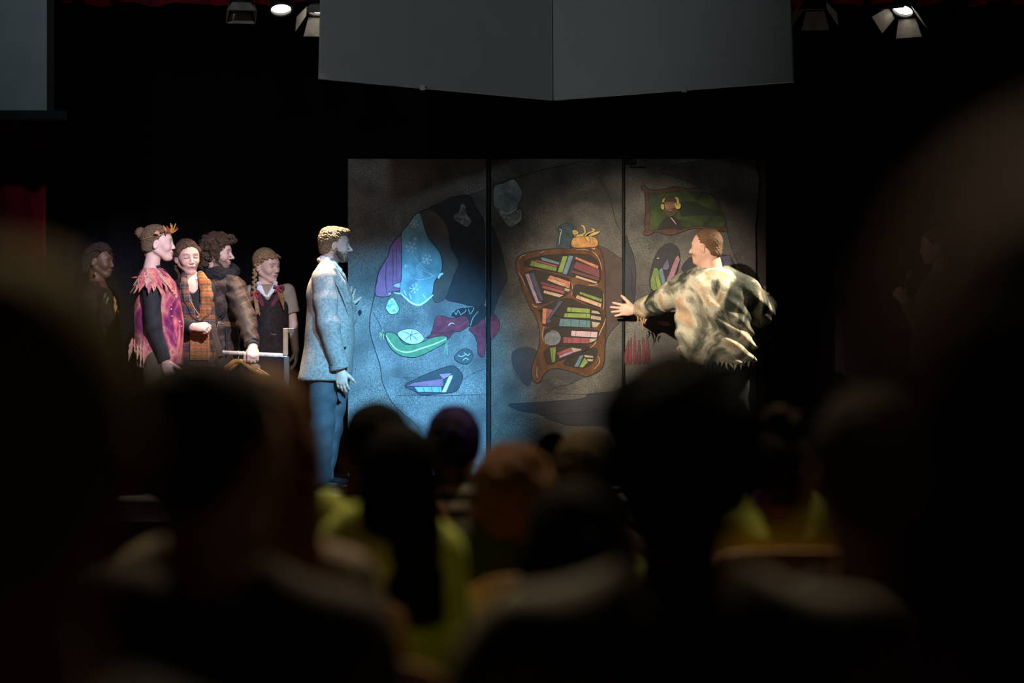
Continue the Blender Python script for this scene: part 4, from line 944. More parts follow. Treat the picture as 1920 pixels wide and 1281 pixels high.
# ---------------------------------------------------------------- man in the grey jacket
D = 16.3
def J(x, y, dy=0.0): return P(x, y, D+dy)
t = standing('bearded blond man in grey tweed jacket pressing a hand on the cave panel', J(612, 900))
hc = J(628, 461); F = frame(6, -2); s = 0.98; S = SDF()
L = head_sdf(S, hc, F, s, ears=(1, -1))
nb = J(615, 506)
for tg in ('neck', 'body'): S.cone(L(-0.022, 0, -0.045), nb, 0.055, 0.062, k=0.02, t=tg)
tor = rings([(712, 580, 650, .15, 0), (650, 582, 652, .16, 0), (600, 582, 652, .16, 0), (560, 582, 648, .17, 0), (530, 585, 642, .17, 0), (512, 594, 632, .15, 0), (503, 600, 628, .08, 0)], D)
S.loft(tor, k=0.03, t='body')
nS, nE, nW = J(606, 522, -.165), J(616, 610, -.235), J(637, 690, -.20)
fS, fE, fW = J(628, 525, .165), J(648, 595, .27), J(650, 580, .46)
limb(S, [nS, nE, nW], [.055, .045, .032], t='body'); limb(S, [fS, fE, fW], [.055, .045, .032], t='body')
S.cone(nE+(nW-nE)*.7, nW, .035, .03, t='hr'); hand_sdf(S, nW+np.array([.004, 0, -.01]), (0.12, 0, -1), (0.25, 1, 0), (1, -.2, 0), (22, 20, 22, 26), 20, 3, 1.02, t='hr')
S.cone(fE+(fW-fE)*.7, fW, .035, .03, t='hl'); hand_sdf(S, fW+np.array([.002, .02, .01]), (0.10, 0.30, 1), (0.0, 1, -.3), (1, 0, 0), (12, 8, 8, 12), 10, 6, 0.98, t='hl')
simple_an = None
hips = [J(606, 700, -.09), J(630, 700, .09)]; knees = [J(604, 800, -.09), J(619, 808, .09)]; ank = [J(600, 897, -.09), J(606, 891, .10)]
legs_sdf(S, hips, knees, ank)
skin = np.array((0.56, 0.34, 0.25))
build_body(t, S, 0, ('hr', 'hl'), face_color(skin, hc, F, s, brow=(0.16, 0.09, 0.04), stubble=((0.10, 0.06, 0.035), 0.75)))
eyes(t, L, F, s)
H = SDF(); hair_cap(H, L, F, s, 0.012, 0.006, 0.008, 0.008)
H.ell(L(0.030, 0, 0.098), np.array([0.066, 0.058, 0.030])*s, F, k=0.02); H.ell(L(0.075, 0, 0.098), np.array([0.026, 0.045, 0.020])*s, F, k=0.012)
H.ell(L(-0.045, 0, 0.088), np.array([0.055, 0.060, 0.036])*s, F, k=0.02)
sculpt('hair', H, 0.0045, hairmat('blond_hair', (0.085, 0.048, 0.022), (0.30, 0.185, 0.09), sc=(0.35, 1, 1), rough=0.5), t, disp=ripple(0.0022, 150, 190, 260))
Bd = SDF(); 
for q in (1, -1): Bd.cone(L(0.015, q*0.062, -0.048), L(0.055, q*0.020, -0.090), 0.016*s, 0.019*s, k=0.02)
Bd.ell(L(0.078, 0, -0.094), np.array([0.020, 0.022, 0.017])*s, F, k=0.015); Bd.ell(L(0.0955, 0, -0.0455), np.array([0.006, 0.024, 0.0048])*s, F, k=0.003)
for q in (1, -1): Bd.cone(L(0.090, q*0.026, -0.048), L(0.080, q*0.026, -0.085), 0.006*s, 0.010*s, k=0.01)
sculpt('beard', Bd, 0.004, hairmat('brown_beard', (0.05, 0.028, 0.015), (0.15, 0.085, 0.045)), t, disp=ripple(0.0016, 330, 270, 300))
M_tweed = plaid('grey_tweed', (0.23, 0.205, 0.175), [(0, 0.012, 0.004, 0, (0.19, 0.17, 0.15), 0.35), (2, 0.011, 0.004, 0, (0.34, 0.31, 0.27), 0.3)], weave=0.5)
K = SDF(); K.loft(rings([(713, 558, 657, .215, 0), (690, 563, 661, .21, 0), (650, 570, 664, .205, 0), (607, 575, 665, .20, 0), (580, 575, 662, .20, 0), (555, 575, 656, .205, 0), (530, 579, 650, .205, 0), (512, 587, 642, .20, 0), (500, 596, 630, .12, 0), (491, 601, 622, .075, 0)], D), k=0.02)
K.cone(nS, J(618, 497, -.06), .062, .05, k=0.04); K.cone(fS, J(618, 497, .06), .062, .05, k=0.04)
K.cone(L(-0.01, 0, -0.02), J(634, 508, 0), .060, .052, op='s', k=0.004)
K.box(J(563, 700, 0), (.004, .3, .10), op='s', rd=.001, k=0.002)
jk = sculpt('jacket', K, 0.0085, M_tweed, t, disp=ripple(0.0025, 14, 9, 22))
for (a, b, c, nm) in ((nS, nE, nW, 1), (fS, fE, fW, -1)):
    Z = SDF(); limb(Z, [a, a+(b-a)*.5, b, c, c+(c-b)*.15], [.080, .076, .070, .061, .060], k=0.03); cut(Z, c+(c-b)*0.02, c-b)
    sculpt('sleeve', Z, 0.0075, M_tweed, jk, disp=ripple(0.0022, 20, 14, 34, nm))
Z = SDF(); lap = [J(602, 489, -.06), J(611, 494, -.100), J(626, 508, -.155), J(641, 533, -.160), J(651, 562, -.120), J(660, 596, -.05)]; limb(Z, lap, [.016, .022, .027, .029, .024, .010], k=0.012, flat=((0, 1, 0), .45))
limb(Z, [J(602, 489, -.05), J(599, 488, 0), J(602, 488, .05)], [.015, .016, .014], k=0.01); limb(Z, [J(602, 489, .05), J(626, 508, .125), J(652, 562, .085)], [.014, .022, .018], k=0.012, flat=((0, 1, 0), .42))
sculpt('lapel', Z, 0.005, M_tweed, jk)
MB().tube([J(600, 494, -.105), J(606, 503, -.150), J(619, 517, -.186), J(633, 538, -.190), J(644, 565, -.168), J(656, 600, -.115)], .0030, 6).build('lapel_seam', plain('dark_tweed_seam', (.05, .045, .04), .9), jk)
M_white = plain('white_shirt_cotton', (0.72, 0.73, 0.74), 0.8, var=0.05)
Z = SDF(); limb(Z, [J(606, 483, -.050), J(614, 487, -.082), J(626, 496, -.090), J(636, 507, -.065), J(642, 516, -.02)], [.012, .017, .021, .019, .010], k=0.01, flat=((0, 1, 0), .55))
limb(Z, [J(606, 484, -.045), J(603, 483, 0), J(606, 484, .045)], [.012, .012, .012], k=0.01); limb(Z, [J(606, 484, .045), J(626, 498, .066), J(641, 516, .005)], [.012, .016, .008], k=0.01)
Z.ell(J(636, 530, 0), (.03, .05, .09), k=0.02)
sculpt('shirt_collar', Z, 0.005, M_white, t)
M_slit = plain('pocket_slit_black', (0.02, 0.02, 0.02), 0.8)
MB().box(J(644, 651, -.182), (.046, .030, .006), bev=.002).build('pocket_slit', M_slit, jk)
M_btn = plain('brown_horn_button', (0.14, 0.07, 0.035), 0.35)
for x, y in ((622, 683), (624, 676)): disc(J(x+1, y, -.254), (-.3, -1, .1), .009, .006, 'cuff_button', M_btn, jk)
T = SDF(); limb(T, [hips[0], knees[0], ank[0]+np.array([0, 0, -.02])], [.105, .080, .070], k=.03); limb(T, [hips[1], knees[1], ank[1]+np.array([0, 0, -.02])], [.105, .078, .068], k=.03); T.ell(J(615, 690), (.13, .16, .10), k=.03)
T.box((J(600, 900)[0], D, STZ-.16), (.6, .6, .2), op='s', k=0)
M_navy = plain('dark_slate_trousers', (0.045, 0.055, 0.062), 0.8, var=.15, bump=.2)
sculpt('trousers', T, 0.0085, M_navy, t, disp=ripple(0.0042, 12, 8, 40))
for a in ank: shoe(t, a, (1, -.05, 0), M_shoe, 0.28)

# ---------------------------------------------------------------- ragged man, back to the hall
D = 16.3
t = standing('heavy man in ragged tie-dyed shirt, back turned, arms spread across the panels', J(1338, 900))
hc = J(1324, 465); F = frame(152, 0); s = 1.02; S = SDF()
L = head_sdf(S, hc, F, s, heavy=0.005)
for tg in ('neck', 'body'):
    S.cone(L(-0.020, 0, -0.04), J(1334, 512), 0.068, 0.082, k=0.03, t=tg)
S.loft(rings([(690, 1280, 1406, .15, 0), (640, 1280, 1406, .155, 0), (590, 1276, 1400, .15, 0), (550, 1276, 1398, .14, 0), (525, 1284, 1388, .11, 0), (512, 1300, 1368, .08, 0)], D), k=.04, t='body')
lS, lE, lW = J(1281, 541, .02), J(1238, 568, .22), J(1197, 581, .475)
rS, rE, rW = J(1398, 545, .02), J(1428, 588, .20), J(1441, 566, .42)
limb(S, [lS, lE, lW], [.06, .05, .036], t='body'); limb(S, [rS, rE, rW], [.06, .05, .036], t='body')
S.cone(lE+(lW-lE)*.7, lW, .04, .033, t='hl'); hand_sdf(S, lW+np.array([-.02, .02, 0]), (-1, .16, .02), (0, 1, 0), (0, 0, 1), (6, 4, 4, 8), 4, 9, 1.05, t='hl')
S.cone(rE+(rW-rE)*.7, rW, .04, .033, t='hr'); hand_sdf(S, rW+np.array([.004, .03, .008]), (0.1, 1, .25), (-1, 0, -.2), (0, 0, 1), (45, 45, 45, 45), 30, 4, 1.02, t='hr')
legs_sdf(S, [J(1310, 690), J(1368, 690)], [J(1306, 800), J(1376, 800)], [J(1302, 895), J(1382, 895)], r=(.1, .07, .045))
skin = np.array((0.62, 0.36, 0.26))
build_body(t, S, 0, ('hl', 'hr'), face_color(skin, hc, F, s, brow=(0.2, 0.11, 0.06)))
eyes(t, L, F, s)
H = SDF(); hair_cap(H, L, F, s, 0.007, 0.004, 0.005, 0.006, nape=-0.058)
sculpt('hair', H, 0.0045, hairmat('short_ginger_hair', (0.13, 0.065, 0.030), (0.30, 0.165, 0.085), rough=0.55, sc=(1, 1, 0.5), scale=240), t, disp=ripple(0.0016, 300, 280, 340))
M_rag = stained('ragged_tie_dye', [(0.32, (0.010, 0.012, 0.009)), (0.44, (0.035, 0.040, 0.028)), (0.50, (0.17, 0.155, 0.11)), (0.56, (0.46, 0.41, 0.31)), (0.62, (0.46, 0.36, 0.25)), (0.66, (0.40, 0.25, 0.14)), (0.71, (0.34, 0.30, 0.22)), (0.78, (0.05, 0.05, 0.035))], scale=4.4, warp=1.0, bump=.5, bscale=16, sc=(1, 1, .8))
K = SDF(); K.loft(rings([(681, 1273, 1414, .175, 0), (650, 1271, 1414, .178, 0), (610, 1266, 1409, .178, 0), (570, 1264, 1406, .172, 0), (540, 1268, 1404, .155, 0), (522, 1280, 1392, .13, 0), (510, 1296, 1374, .10, 0), (503, 1306, 1360, .085, 0)], D), k=.03, n=2.2)
for a, b, c, q in ((lS, lE, lW, -1), (rS, rE, rW, 1)):
    limb(K, [J(1338+q*22, 518), a], [.07, .088], k=.05)
    limb(K, [a, a+(b-a)*.5, b, b+(c-b)*.6, c], [.096, .090, .080, .066, .054], k=.045)
    cut(K, c-(c-b)*0.06, c-b, .12)
K.cone(L(-0.02, 0, -0.03), J(1333, 506), .07, .078, op='s', k=.004)
def ragfold(X, Y, Z):
    lo = np.clip((1.62-Z)*2.6, 0.12, 1)
    a = np.sin(78*(X*0.52+Z*0.85)+1.8*np.sin(7*X+5*Z)+4*Y); b = np.sin(120*(X*0.30+Z*0.62)+2.5*np.sin(6*X))
    return 0.010*np.sign(a)*np.abs(a)**0.7*lo+0.004*b*lo+0.003*np.sin(40*X+22*Z)
sh = sculpt('shirt', K, 0.0085, M_rag, t, disp=(ragfold, 0.014))
rr = random.Random(5)
def strip(a, d, Ln, w, parent, mat, name='rag_strip'):
    d = unit(d); side = unit(np.cross(d, (0, 1, .1))); pts = []; V = []; F_ = []; n = 5
    for i in range(n):
        u = i/(n-1); c = np.array(a)+d*Ln*u+np.array([.006*math.sin(u*4+a[0]*50), -.004*u, 0]); ww = w*(1-u*.85)
        for k_ in (0, 1): V += [c-side*ww+np.array([0, .003*k_, 0]), c+side*ww+np.array([0, .003*k_, 0])]
    for i in range(n-1):
        b = i*4; F_ += [(b, b+1, b+5, b+4), (b+2, b+6, b+7, b+3), (b, b+4, b+6, b+2), (b+1, b+3, b+7, b+5)]
    F_ += [(0, 2, 3, 1), (4*n-4, 4*n-3, 4*n-1, 4*n-2)]
    mesh(name, V, F_, mat, parent)
for i in range(17):
    u = i/16; x = 1275+u*138; ang = (u-.5)*2
    strip(J(x, 677, -.172*math.sqrt(max(0, 1-abs(ang)**2.2))), (rr.uniform(-.25, .25), 0, -1), rr.uniform(.03, .065), rr.uniform(.010, .018), sh, M_rag)
M_cord = plain('orange_rag_cord', (0.30, 0.16, 0.07), 0.85)
for x, y, dy, dx, dz, Ln in ((1205, 596, .40, .1, -1, .06), (1200, 596, .42, .25, -1, .09), (1196, 593, .42, -.2, -1, .05), (1210, 598, .38, .05, -1, .04)):
    strip(J(x, y, dy-.06), (dx, 0, dz), Ln, .007, sh, M_cord)
for x, y, dx, dz, Ln in ((1444, 576, 1, -.35, .085), (1447, 590, .4, -1, .11), (1441, 596, .1, -1, .07), (1450, 582, .8, -.8, .06), (1436, 600, -.1, -1, .05)):
    strip(J(x, y, .30), (dx, 0, dz), Ln, .010, sh, M_rag)
MB().tube([J(1258, 540, .09), J(1236, 552, .17), J(1216, 566, .27), J(1204, 580, .33), J(1203, 596, .33)], .004, 6).build('sleeve_lacing', M_cord, sh)
MB().tube([J(1211, 562, .32), J(1207, 580, .31), J(1208, 600, .34)], .004, 6).build('sleeve_lacing', M_cord, sh)
T = SDF(); limb(T, [J(1310, 670), J(1306, 800), J(1303, 902)], [.125, .092, .085], k=.03); limb(T, [J(1370, 670), J(1378, 800), J(1384, 902)], [.125, .092, .085], k=.03); T.loft(rings([(700, 1284, 1404, .16, 0), (648, 1284, 1402, .163, 0)], D), k=.04)
T.box((J(1340, 900)[0], D, STZ-.16), (.6, .6, .2), op='s', k=0)
sculpt('trousers', T, 0.011, M_trouser_dark, t, disp=ripple(0.004, 14, 9, 36))
for x in (1302, 1383): shoe(t, J(x, 900), (0.05, 1, 0), M_shoe, 0.29)

# ---------------------------------------------------------------- woman in the autumn-leaf costume
D = 16.10
t = standing('woman in pink and orange leaf costume with hair bun and leaf crown', J(293, 900))
hc = J(296, 458); F = frame(4, 2); s = 1.02; S = SDF()
L = head_sdf(S, hc, F, s, fem=True)
for tg in ('neck', 'body'): S.cone(L(-0.026, 0, -0.045), J(283, 509), 0.046, 0.056, k=0.02, t=tg)
S.loft(rings([(690, 256, 336, .16, 0), (611, 258, 330, .14, 0), (560, 260, 328, .14, 0), (525, 264, 320, .15, 0), (508, 270, 305, .11, 0)], D), k=.03, t='body')
nS, nE, nW = J(283, 527, -.165), J(288, 612, -.215), J(309, 676, -.19)
fS, fE, fW = J(290, 527, .165), J(296, 612, .20), J(312, 672, .16)
limb(S, [nS, nE, nW], [.046, .038, .027], t='body'); limb(S, [fS, fE, fW], [.046, .038, .027], t='body')
for tg, E_, W_ in (('hr', nE, nW), ('hl', fE, fW)):
    S.cone(E_+(W_-E_)*.75, W_, .03, .026, t=tg); hand_sdf(S, W_, W_-E_, (0.3, 1, 0) if tg == 'hr' else (.3, -1, 0), (1, 0, .2), (25, 25, 28, 30), 20, 3, .92, t=tg)
skin = np.array((0.70, 0.46, 0.38))
simple_legs(t, S, J(296, 672), (1, 0), .15, plain('olive_leggings', (0.07, 0.06, 0.03), .85), 0)
build_body(t, S, 0, ('hr', 'hl'), face_color(skin, hc, F, s, brow=(0.2, 0.12, 0.06), lips=(0.5, 0.2, 0.2)))
eyes(t, L, F, s, (0.06, 0.09, 0.12))
H = SDF(); hair_cap(H, L, F, s, 0.010, 0.005, 0.006, -0.004, nape=-0.05)
H.ell(J(263, 437), (.036, .036, .038), k=.012); H.cone(J(263, 437), J(274, 442), .018, .02, k=.02)
H.cone(L(-0.075, 0, -0.035), L(-0.075, 0.0, -0.085), .022, .012, k=.02)
M_lbr = hairmat('light_brown_hair', (0.085, 0.050, 0.026), (0.24, 0.15, 0.08), sc=(.5, 1, 1))
sculpt('hair', H, 0.0045, M_lbr, t, disp=ripple(0.0018, 120, 160, 300))
M_gold = plain('gold_band', (0.38, 0.22, 0.08), .45, metal=.3)
pts = []
for i in range(25):
    a = math.radians(-165+i*330/24); pts.append(L(0.102*math.cos(a)-0.014, 0.085*math.sin(a), 0.030+0.038*(0.5+0.5*math.cos(a))))
cr = MB().tube(pts, .0035, 6).build('headband', M_gold, t)
M_lf = [plain('leaf_fabric_orange', (0.62, 0.20, 0.05), .7), plain('leaf_fabric_gold', (0.66, 0.36, 0.08), .7), plain('leaf_fabric_red', (0.52, 0.06, 0.04), .7), plain('leaf_fabric_peach', (0.60, 0.32, 0.22), .7), plain('leaf_fabric_salmon', (0.62, 0.22, 0.17), .75, scale=30), plain('leaf_fabric_pink', (0.55, 0.12, 0.16), .75, scale=30), plain('leaf_fabric_sand', (0.60, 0.36, 0.24), .75, scale=30)]
for i, (a, e, m, Ln) in enumerate(((8, .9, 0, .05), (-12, 1.2, 1, .055), (-28, .9, 1, .05), (25, 1.1, 2, .05), (-2, .6, 2, .045), (-45, .5, 3, .06), (-55, .3, 3, .055), (40, .7, 0, .045), (-20, .4, 0, .05), (-35, .55, 2, .055), (-65, .5, 1, .06), (-75, .25, 3, .055), (-15, .8, 1, .06), (-50, .8, 0, .05), (15, .5, 2, .05))):
    a = math.radians(a); c = L(0.104*math.cos(a)-0.010, 0.088*math.sin(a), 0.072)
    leafshape(c, F@np.array([math.cos(a)*.35-.5*(i % 2)*.6, math.sin(a)*.5, e-.3]), F@np.array([math.cos(a), math.sin(a), .1]), Ln*1.15, .030, M_lf[m], t, 'crown_leaf')
M_tunic = stained('pink_orange_tie_dye', [(0.30, (0.05, 0.010, 0.04)), (0.42, (0.20, 0.025, 0.10)), (0.49, (0.42, 0.08, 0.13)), (0.56, (0.55, 0.25, 0.19)), (0.62, (0.34, 0.06, 0.12)), (0.70, (0.50, 0.16, 0.07)), (0.8, (0.16, 0.02, 0.08))], scale=7, warp=1.3, sc=(1, 1, .55), bump=.2)
K = SDF(); K.loft(rings([(686, 268, 343, .19, 0), (650, 252, 343, .185, 0), (611, 252, 343, .175, 0), (580, 253, 340, .17, 0), (555, 255, 337, .172, 0), (528, 258, 328, .178, 0), (512, 264, 313, .165, 0), (502, 270, 302, .09, 0)], D), k=.02)
K.cone(L(-0.02, 0, -.03), J(288, 505), .05, .062, op='s', k=.004)
tn = sculpt('tunic', K, 0.0085, M_tunic, t, disp=ripple(0.005, 30, 18, 9))
M_blk = plain('black_jersey', (0.017, 0.017, 0.019), .8, bump=.15)
for a, b, c in ((nS, nE, nW), (fS, fE, fW)):
    Z = SDF(); limb(Z, [a, b, c], [.066, .053, .042], k=.02); cut(Z, c, c-b, .1); sculpt('sleeve', Z, .008, M_blk, t, disp=ripple(0.0022, 24, 10, 46))
Z = SDF(); Z.cone(J(287, 500), J(283, 512), .052, .068, k=.01); Z.cone(L(-.026, 0, -.04), J(284, 506), .046, .056, op='s', k=.003); sculpt('black_collar', Z, .006, M_blk, t)
rr = random.Random(11)
for ring, (n, y0, r0, Ln) in enumerate(((9, 517, .064, .135), (9, 511, .056, .125), (8, 506, .044, .11), (7, 503, .03, .09))):
    for i in range(n):
        a = math.radians(-90+(i-(n-1)/2)*200/n); o = np.array([math.cos(a), math.sin(a), 0])
        c = nS+o*r0+np.array([0, .01, (527-y0)*.0036])
        leafshape(c, o*.45+np.array([rr.uniform(-.15, .15), 0, -1]), o+np.array([0, 0, .4]), Ln*rr.uniform(.85, 1.15), .052, M_lf[4+(i+ring) % 3], tn, curl=-.25)
for i in range(10):
    x = 249+i*4.6; leafshape(J(x, 636+rr.uniform(-3, 4), -.175+abs(i-5)*.015), (rr.uniform(-.2, .3), -.1, -1), (0, -1, .1), rr.uniform(.11, .17), .034, M_lf[(3, 4, 0, 6)[i % 4]], tn, curl=.1)
for i in range(5): leafshape(J(255, 560+i*14, -.02), (-.25, -.2, -.8), (-.9, -.3, .2), .07, .025, M_lf[(0, 3, 4)[i % 3]], tn)
M_bead = plain('pink_bead', (0.65, 0.08, 0.18), .3); M_silver = plain('silver_bead', (.6, .6, .6), .25, metal=.7)
for i, (x, y) in enumerate(((324, 540), (326, 545), (329, 551), (331, 556), (322, 572), (322, 579), (320, 586), (323, 592), (318, 594), (338, 602), (341, 611), (262, 598), (262, 612), (268, 512), (266, 519))):
    c = J(x, y, -.10 if x > 300 and x < 330 else -.06)
    sx = .0065
    K2 = MB(); K2.lathe(c+np.array([0, -.03, -.006]), [(.003, 0), (sx, .004), (sx, .010), (.003, .014)], (.3, -1, .1), 10).build('sequin', M_bead if i % 2 == 0 else M_silver, tn, smooth=True)
leafshape(J(263, 521, -.06), (-1, -.2, .1), (0, -.3, 1), .055, .03, M_lf[0], tn)

# ---------------------------------------------------------------- squinting woman in the plaid waistcoat
D = 16.56
t = standing('squinting woman in brown and orange plaid waistcoat holding up a fist', J(362, 900))
hc = J(352, 484); F = frame(-66, -4, 4); s = 1.0; S = SDF()
L = head_sdf(S, hc, F, s, fem=True, smile=True, closed=True)
for tg in ('neck', 'body'): S.cone(L(-0.026, 0, -0.045), J(358, 527, .02), 0.047, 0.056, k=0.02, t=tg)
S.loft(rings([(690, 345, 405, .12, 0), (610, 342, 395, .11, 0), (570, 338, 393, .115, 0), (545, 337, 392, .115, 0), (530, 341, 387, .105, 0), (521, 346, 378, .08, 0), (514, 350, 372, .05, 0)], D), k=.03, t='body')
aS, aE, aW = J(336, 540, 0), J(333, 607, -.10), J(363, 613, -.30)
bS, bE, bW = J(388, 541, .02), J(393, 604, .08), J(388, 668, .10)
limb(S, [aS, aE, aW], [.046, .038, .027], t='body'); limb(S, [bS, bE, bW], [.046, .038, .027], t='body')
S.cone(aE+(aW-aE)*.75, aW, .03, .026, t='hr'); hand_sdf(S, aW+np.array([.006, 0, 0]), (1, -.25, 0), (-.05, .8, -.7), (0, .6, .6), (62, 68, 72, 74), 38, 1, .95, t='hr')
S.cone(bE+(bW-bE)*.75, bW, .03, .026, t='hl'); hand_sdf(S, bW, bW-bE, (-1, 0, 0), (0, -1, .2), (25, 25, 28, 30), 20, 3, .92, t='hl')
skin = np.array((0.66, 0.42, 0.33))
simple_legs(t, S, J(370, 690), (.6, -.8), .15, M_trouser_dark, 0)
build_body(t, S, 0, ('hr', 'hl'), face_color(skin, hc, F, s, brow=(0.12, 0.06, 0.03), closed=True, blush=.35, lips=(.42, .17, .15), lift=.006))
H = SDF(); hair_cap(H, L, F, s, 0.013, 0.010, 0.014, -0.004, nape=-0.085, ears=True)
for q in (1, -1):
    H.cone(L(0.060, q*0.020, 0.100), L(0.030, q*0.066, 0.050), .017, .019, k=.012); H.cone(L(0.030, q*0.066, 0.050), L(-0.045, q*0.070, 0.010), .019, .026, k=.015)
    H.cone(L(-0.045, q*0.068, 0.010), L(-0.065, q*0.050, -0.070), .028, .026, k=.02); H.cone(L(-0.065, q*0.050, -0.070), L(-0.085, q*0.030, -0.140), .028, .022, k=.02)
H.cone(L(-0.07, 0, -0.03), L(-0.085, -.02, -0.15), .040, .026, k=.02)
H.box(L(0.07, 0, 0.125), np.array([0.06, 0.0022, 0.016]), F, rd=.001, op='s', k=.003)
sculpt('hair', H, 0.0045, hairmat('brown_hair', (0.06, 0.030, 0.016), (0.17, 0.09, 0.05), sc=(1, 1, .5)), t, disp=ripple(0.0015, 120, 160, 220))
S2 = SDF(); S2.loft(rings([(690, 340, 410, .13, 0), (610, 337, 400, .122, 0), (570, 333, 398, .125, 0), (545, 332, 397, .125, 0), (530, 336, 391, .112, 0), (522, 343, 381, .08, 0)], D), k=.02)
for a, b, c in ((aS, aE, aW), (bS, bE, bW)): limb(S2, [a, b, c], [.060, .050, .041], k=.03); cut(S2, c, c-b, .08)
S2.cone(L(-.02, 0, -.03), J(359, 527), .05, .058, op='s', k=.004); S2.ell(J(361, 524, -.13), (.048, .14, .092), op='s', k=.004)
sculpt('black_top', S2, .008, M_blk, t, disp=ripple(0.002, 24, 20, 40))
M_plaid = plaid('brown_navy_plaid', (0.075, 0.050, 0.052), [(0, 0.066, 0.024, 0.01, (0.040, 0.035, 0.06), .8), (2, 0.085, 0.028, 0.03, (0.24, 0.09, 0.035), .75), (0, 0.033, 0.004, 0, (0.22, 0.16, 0.13), .6), (2, 0.028, 0.004, 0, (0.20, 0.13, 0.11), .5)], weave=.5)
M_plaido = plaid('orange_tweed_plaid', (0.34, 0.14, 0.045), [(2, 0.045, 0.012, 0.01, (0.12, 0.10, 0.06), .75), (0, 0.04, 0.006, 0, (0.10, 0.05, 0.03), .6), (2, 0.022, 0.004, 0.005, (0.50, 0.20, 0.08), .7), (2, 0.09, 0.016, 0.03, (0.45, 0.12, 0.05), .7)], weave=.6)
K = SDF(); K.loft(rings([(690, 334, 414, .150, 0), (640, 334, 408, .146, 0), (600, 333, 404, .142, 0), (570, 330, 402, .143, 0), (545, 330, 400, .140, 0), (530, 333, 393, .128, 0), (520, 340, 384, .10, 0), (513, 346, 376, .07, 0)], D), k=.02)
K.cone(L(-.02, 0, -.03), J(359, 524), .056, .066, op='s', k=.004)
K.cone(J(360, 520, -.16), J(367, 592, -.17), .085, .012, op='s', k=.006, flat=((0, 1, 0), 2.2))
for c_ in (aS, bS): K.ell(c_+np.array([(-.03 if c_ is aS else .03), 0, -.02]), (.040, .12, .085), op='s', k=.006)
ws = sculpt('waistcoat', K, .0075, M_plaid, t, disp=ripple(0.002, 16, 12, 20))
Z = SDF(); limb(Z, [J(376, 515, -.085), J(384, 532, -.135), J(388, 556, -.150), J(385, 582, -.152), J(374, 600, -.148)], [.028, .040, .042, .036, .012], k=.02, flat=((0, 1, 0), .35)); sculpt('lapel', Z, .005, M_plaido, ws)
Z = SDF(); limb(Z, [J(345, 516, -.075), J(345, 535, -.120), J(352, 562, -.146), J(362, 588, -.150), J(370, 600, -.148)], [.022, .027, .025, .018, .010], k=.02, flat=((0, 1, 0), .35)); sculpt('lapel', Z, .005, M_plaid, ws)
MB().tube([J(356, 562, -.158), J(364, 578, -.165), J(374, 592, -.168)], .004, 6).build('brown_cord', M_cord, ws)
disc(J(371, 594, -.160), (0, -1, 0), .009, .008, 'button', M_silver, ws)
MB().box(J(374, 648, -.163), (.13, .012, .20), bev=.004).build('orange_patch', M_plaido, ws)

# ---------------------------------------------------------------- curly-haired man in the quilted coat
D = 16.93
t = standing('curly-haired man in belted dark quilted coat gripping the clothes rail', J(418, 900))
hc = J(408, 475); F = frame(-8, -4); s = 1.0; S = SDF()
L = head_sdf(S, hc, F, s)
for tg in ('neck', 'body'): S.cone(L(-0.026, 0, -0.045), J(408, 516), 0.052, 0.058, k=0.02, t=tg)
S.loft(rings([(690, 395, 445, .14, 0), (610, 398, 440, .13, 0), (560, 385, 440, .15, 0), (530, 386, 440, .15, 0), (514, 392, 430, .1, 0)], D), k=.03, t='body')
nS, nE, nW = J(441, 539, -.13), J(462, 602, -.30), J(474, 650, -.54)
fS, fE, fW = J(400, 538, .15), J(405, 610, .2), J(425, 660, .1)
limb(S, [nS, nE, nW], [.055, .045, .032], t='body'); limb(S, [fS, fE, fW], [.055, .045, .032], t='body')
S.cone(nE+(nW-nE)*.75, nW, .036, .032, t='hr'); hand_sdf(S, nW+np.array([.002, -.015, -.006]), (.10, -.75, -.62), (-.15, .45, -.8), (-1, 0, 0), (62, 66, 66, 62), 40, 2, 1.05, t='hr')
S.cone(fE+(fW-fE)*.75, fW, .036, .032, t='hl'); hand_sdf(S, fW, fW-fE, (0, -1, 0), (1, 0, .2), (25, 25, 28, 30), 20, 3, 1.0, t='hl')
skin = np.array((0.58, 0.38, 0.30))
simple_legs(t, S, J(420, 690), (.9, -.4), .15, M_trouser_dark, 0)
build_body(t, S, 0, ('hr', 'hl'), face_color(skin, hc, F, s, brow=(0.05, 0.03, 0.02), stubble=((0.05, 0.03, 0.02), .7)))
eyes(t, L, F, s, (0.03, 0.02, 0.01), look=-.1)
H = SDF(); hair_cap(H, L, F, s, 0.02, 0.016, 0.02, 0.012, nape=-0.11, ears=False)
rr = random.Random(21)
for i in range(26):
    H.ell(L(rr.uniform(.045, .115), rr.uniform(-.07, .07), rr.uniform(.085, .125)), np.ones(3)*rr.uniform(.012, .018), k=.007)
for i in range(260):
    a = rr.uniform(-math.pi, math.pi); e = rr.uniform(-1.0, 1.45); q = np.array([math.cos(e)*math.cos(a), math.cos(e)*math.sin(a), math.sin(e)])
    c = np.array([-0.012, 0, 0.034])+q*np.array([0.112, 0.094, 0.100])*rr.uniform(.92, 1.1)
    if c[0] > 0.052 and c[2] < 0.070: continue
    if c[0] > 0.030 and c[2] < 0.03: continue
    if c[2] < -0.085: continue
    H.ell(L(*c), np.array([1, 1, 1])*rr.uniform(.012, .021), k=.007)
for i in range(40):
    a = rr.uniform(math.pi*.55, math.pi*1.45); H.ell(L(-.035+.075*math.cos(a)*rr.uniform(.8, 1.15), .09*math.sin(a), rr.uniform(-.12, -.03)), np.array([1, 1, 1])*rr.uniform(.014, .022), k=.007)
M_curl = hairmat('dark_curly_hair', (0.030, 0.017, 0.010), (0.12, 0.068, 0.038), sc=(1, 1, 1), scale=130)
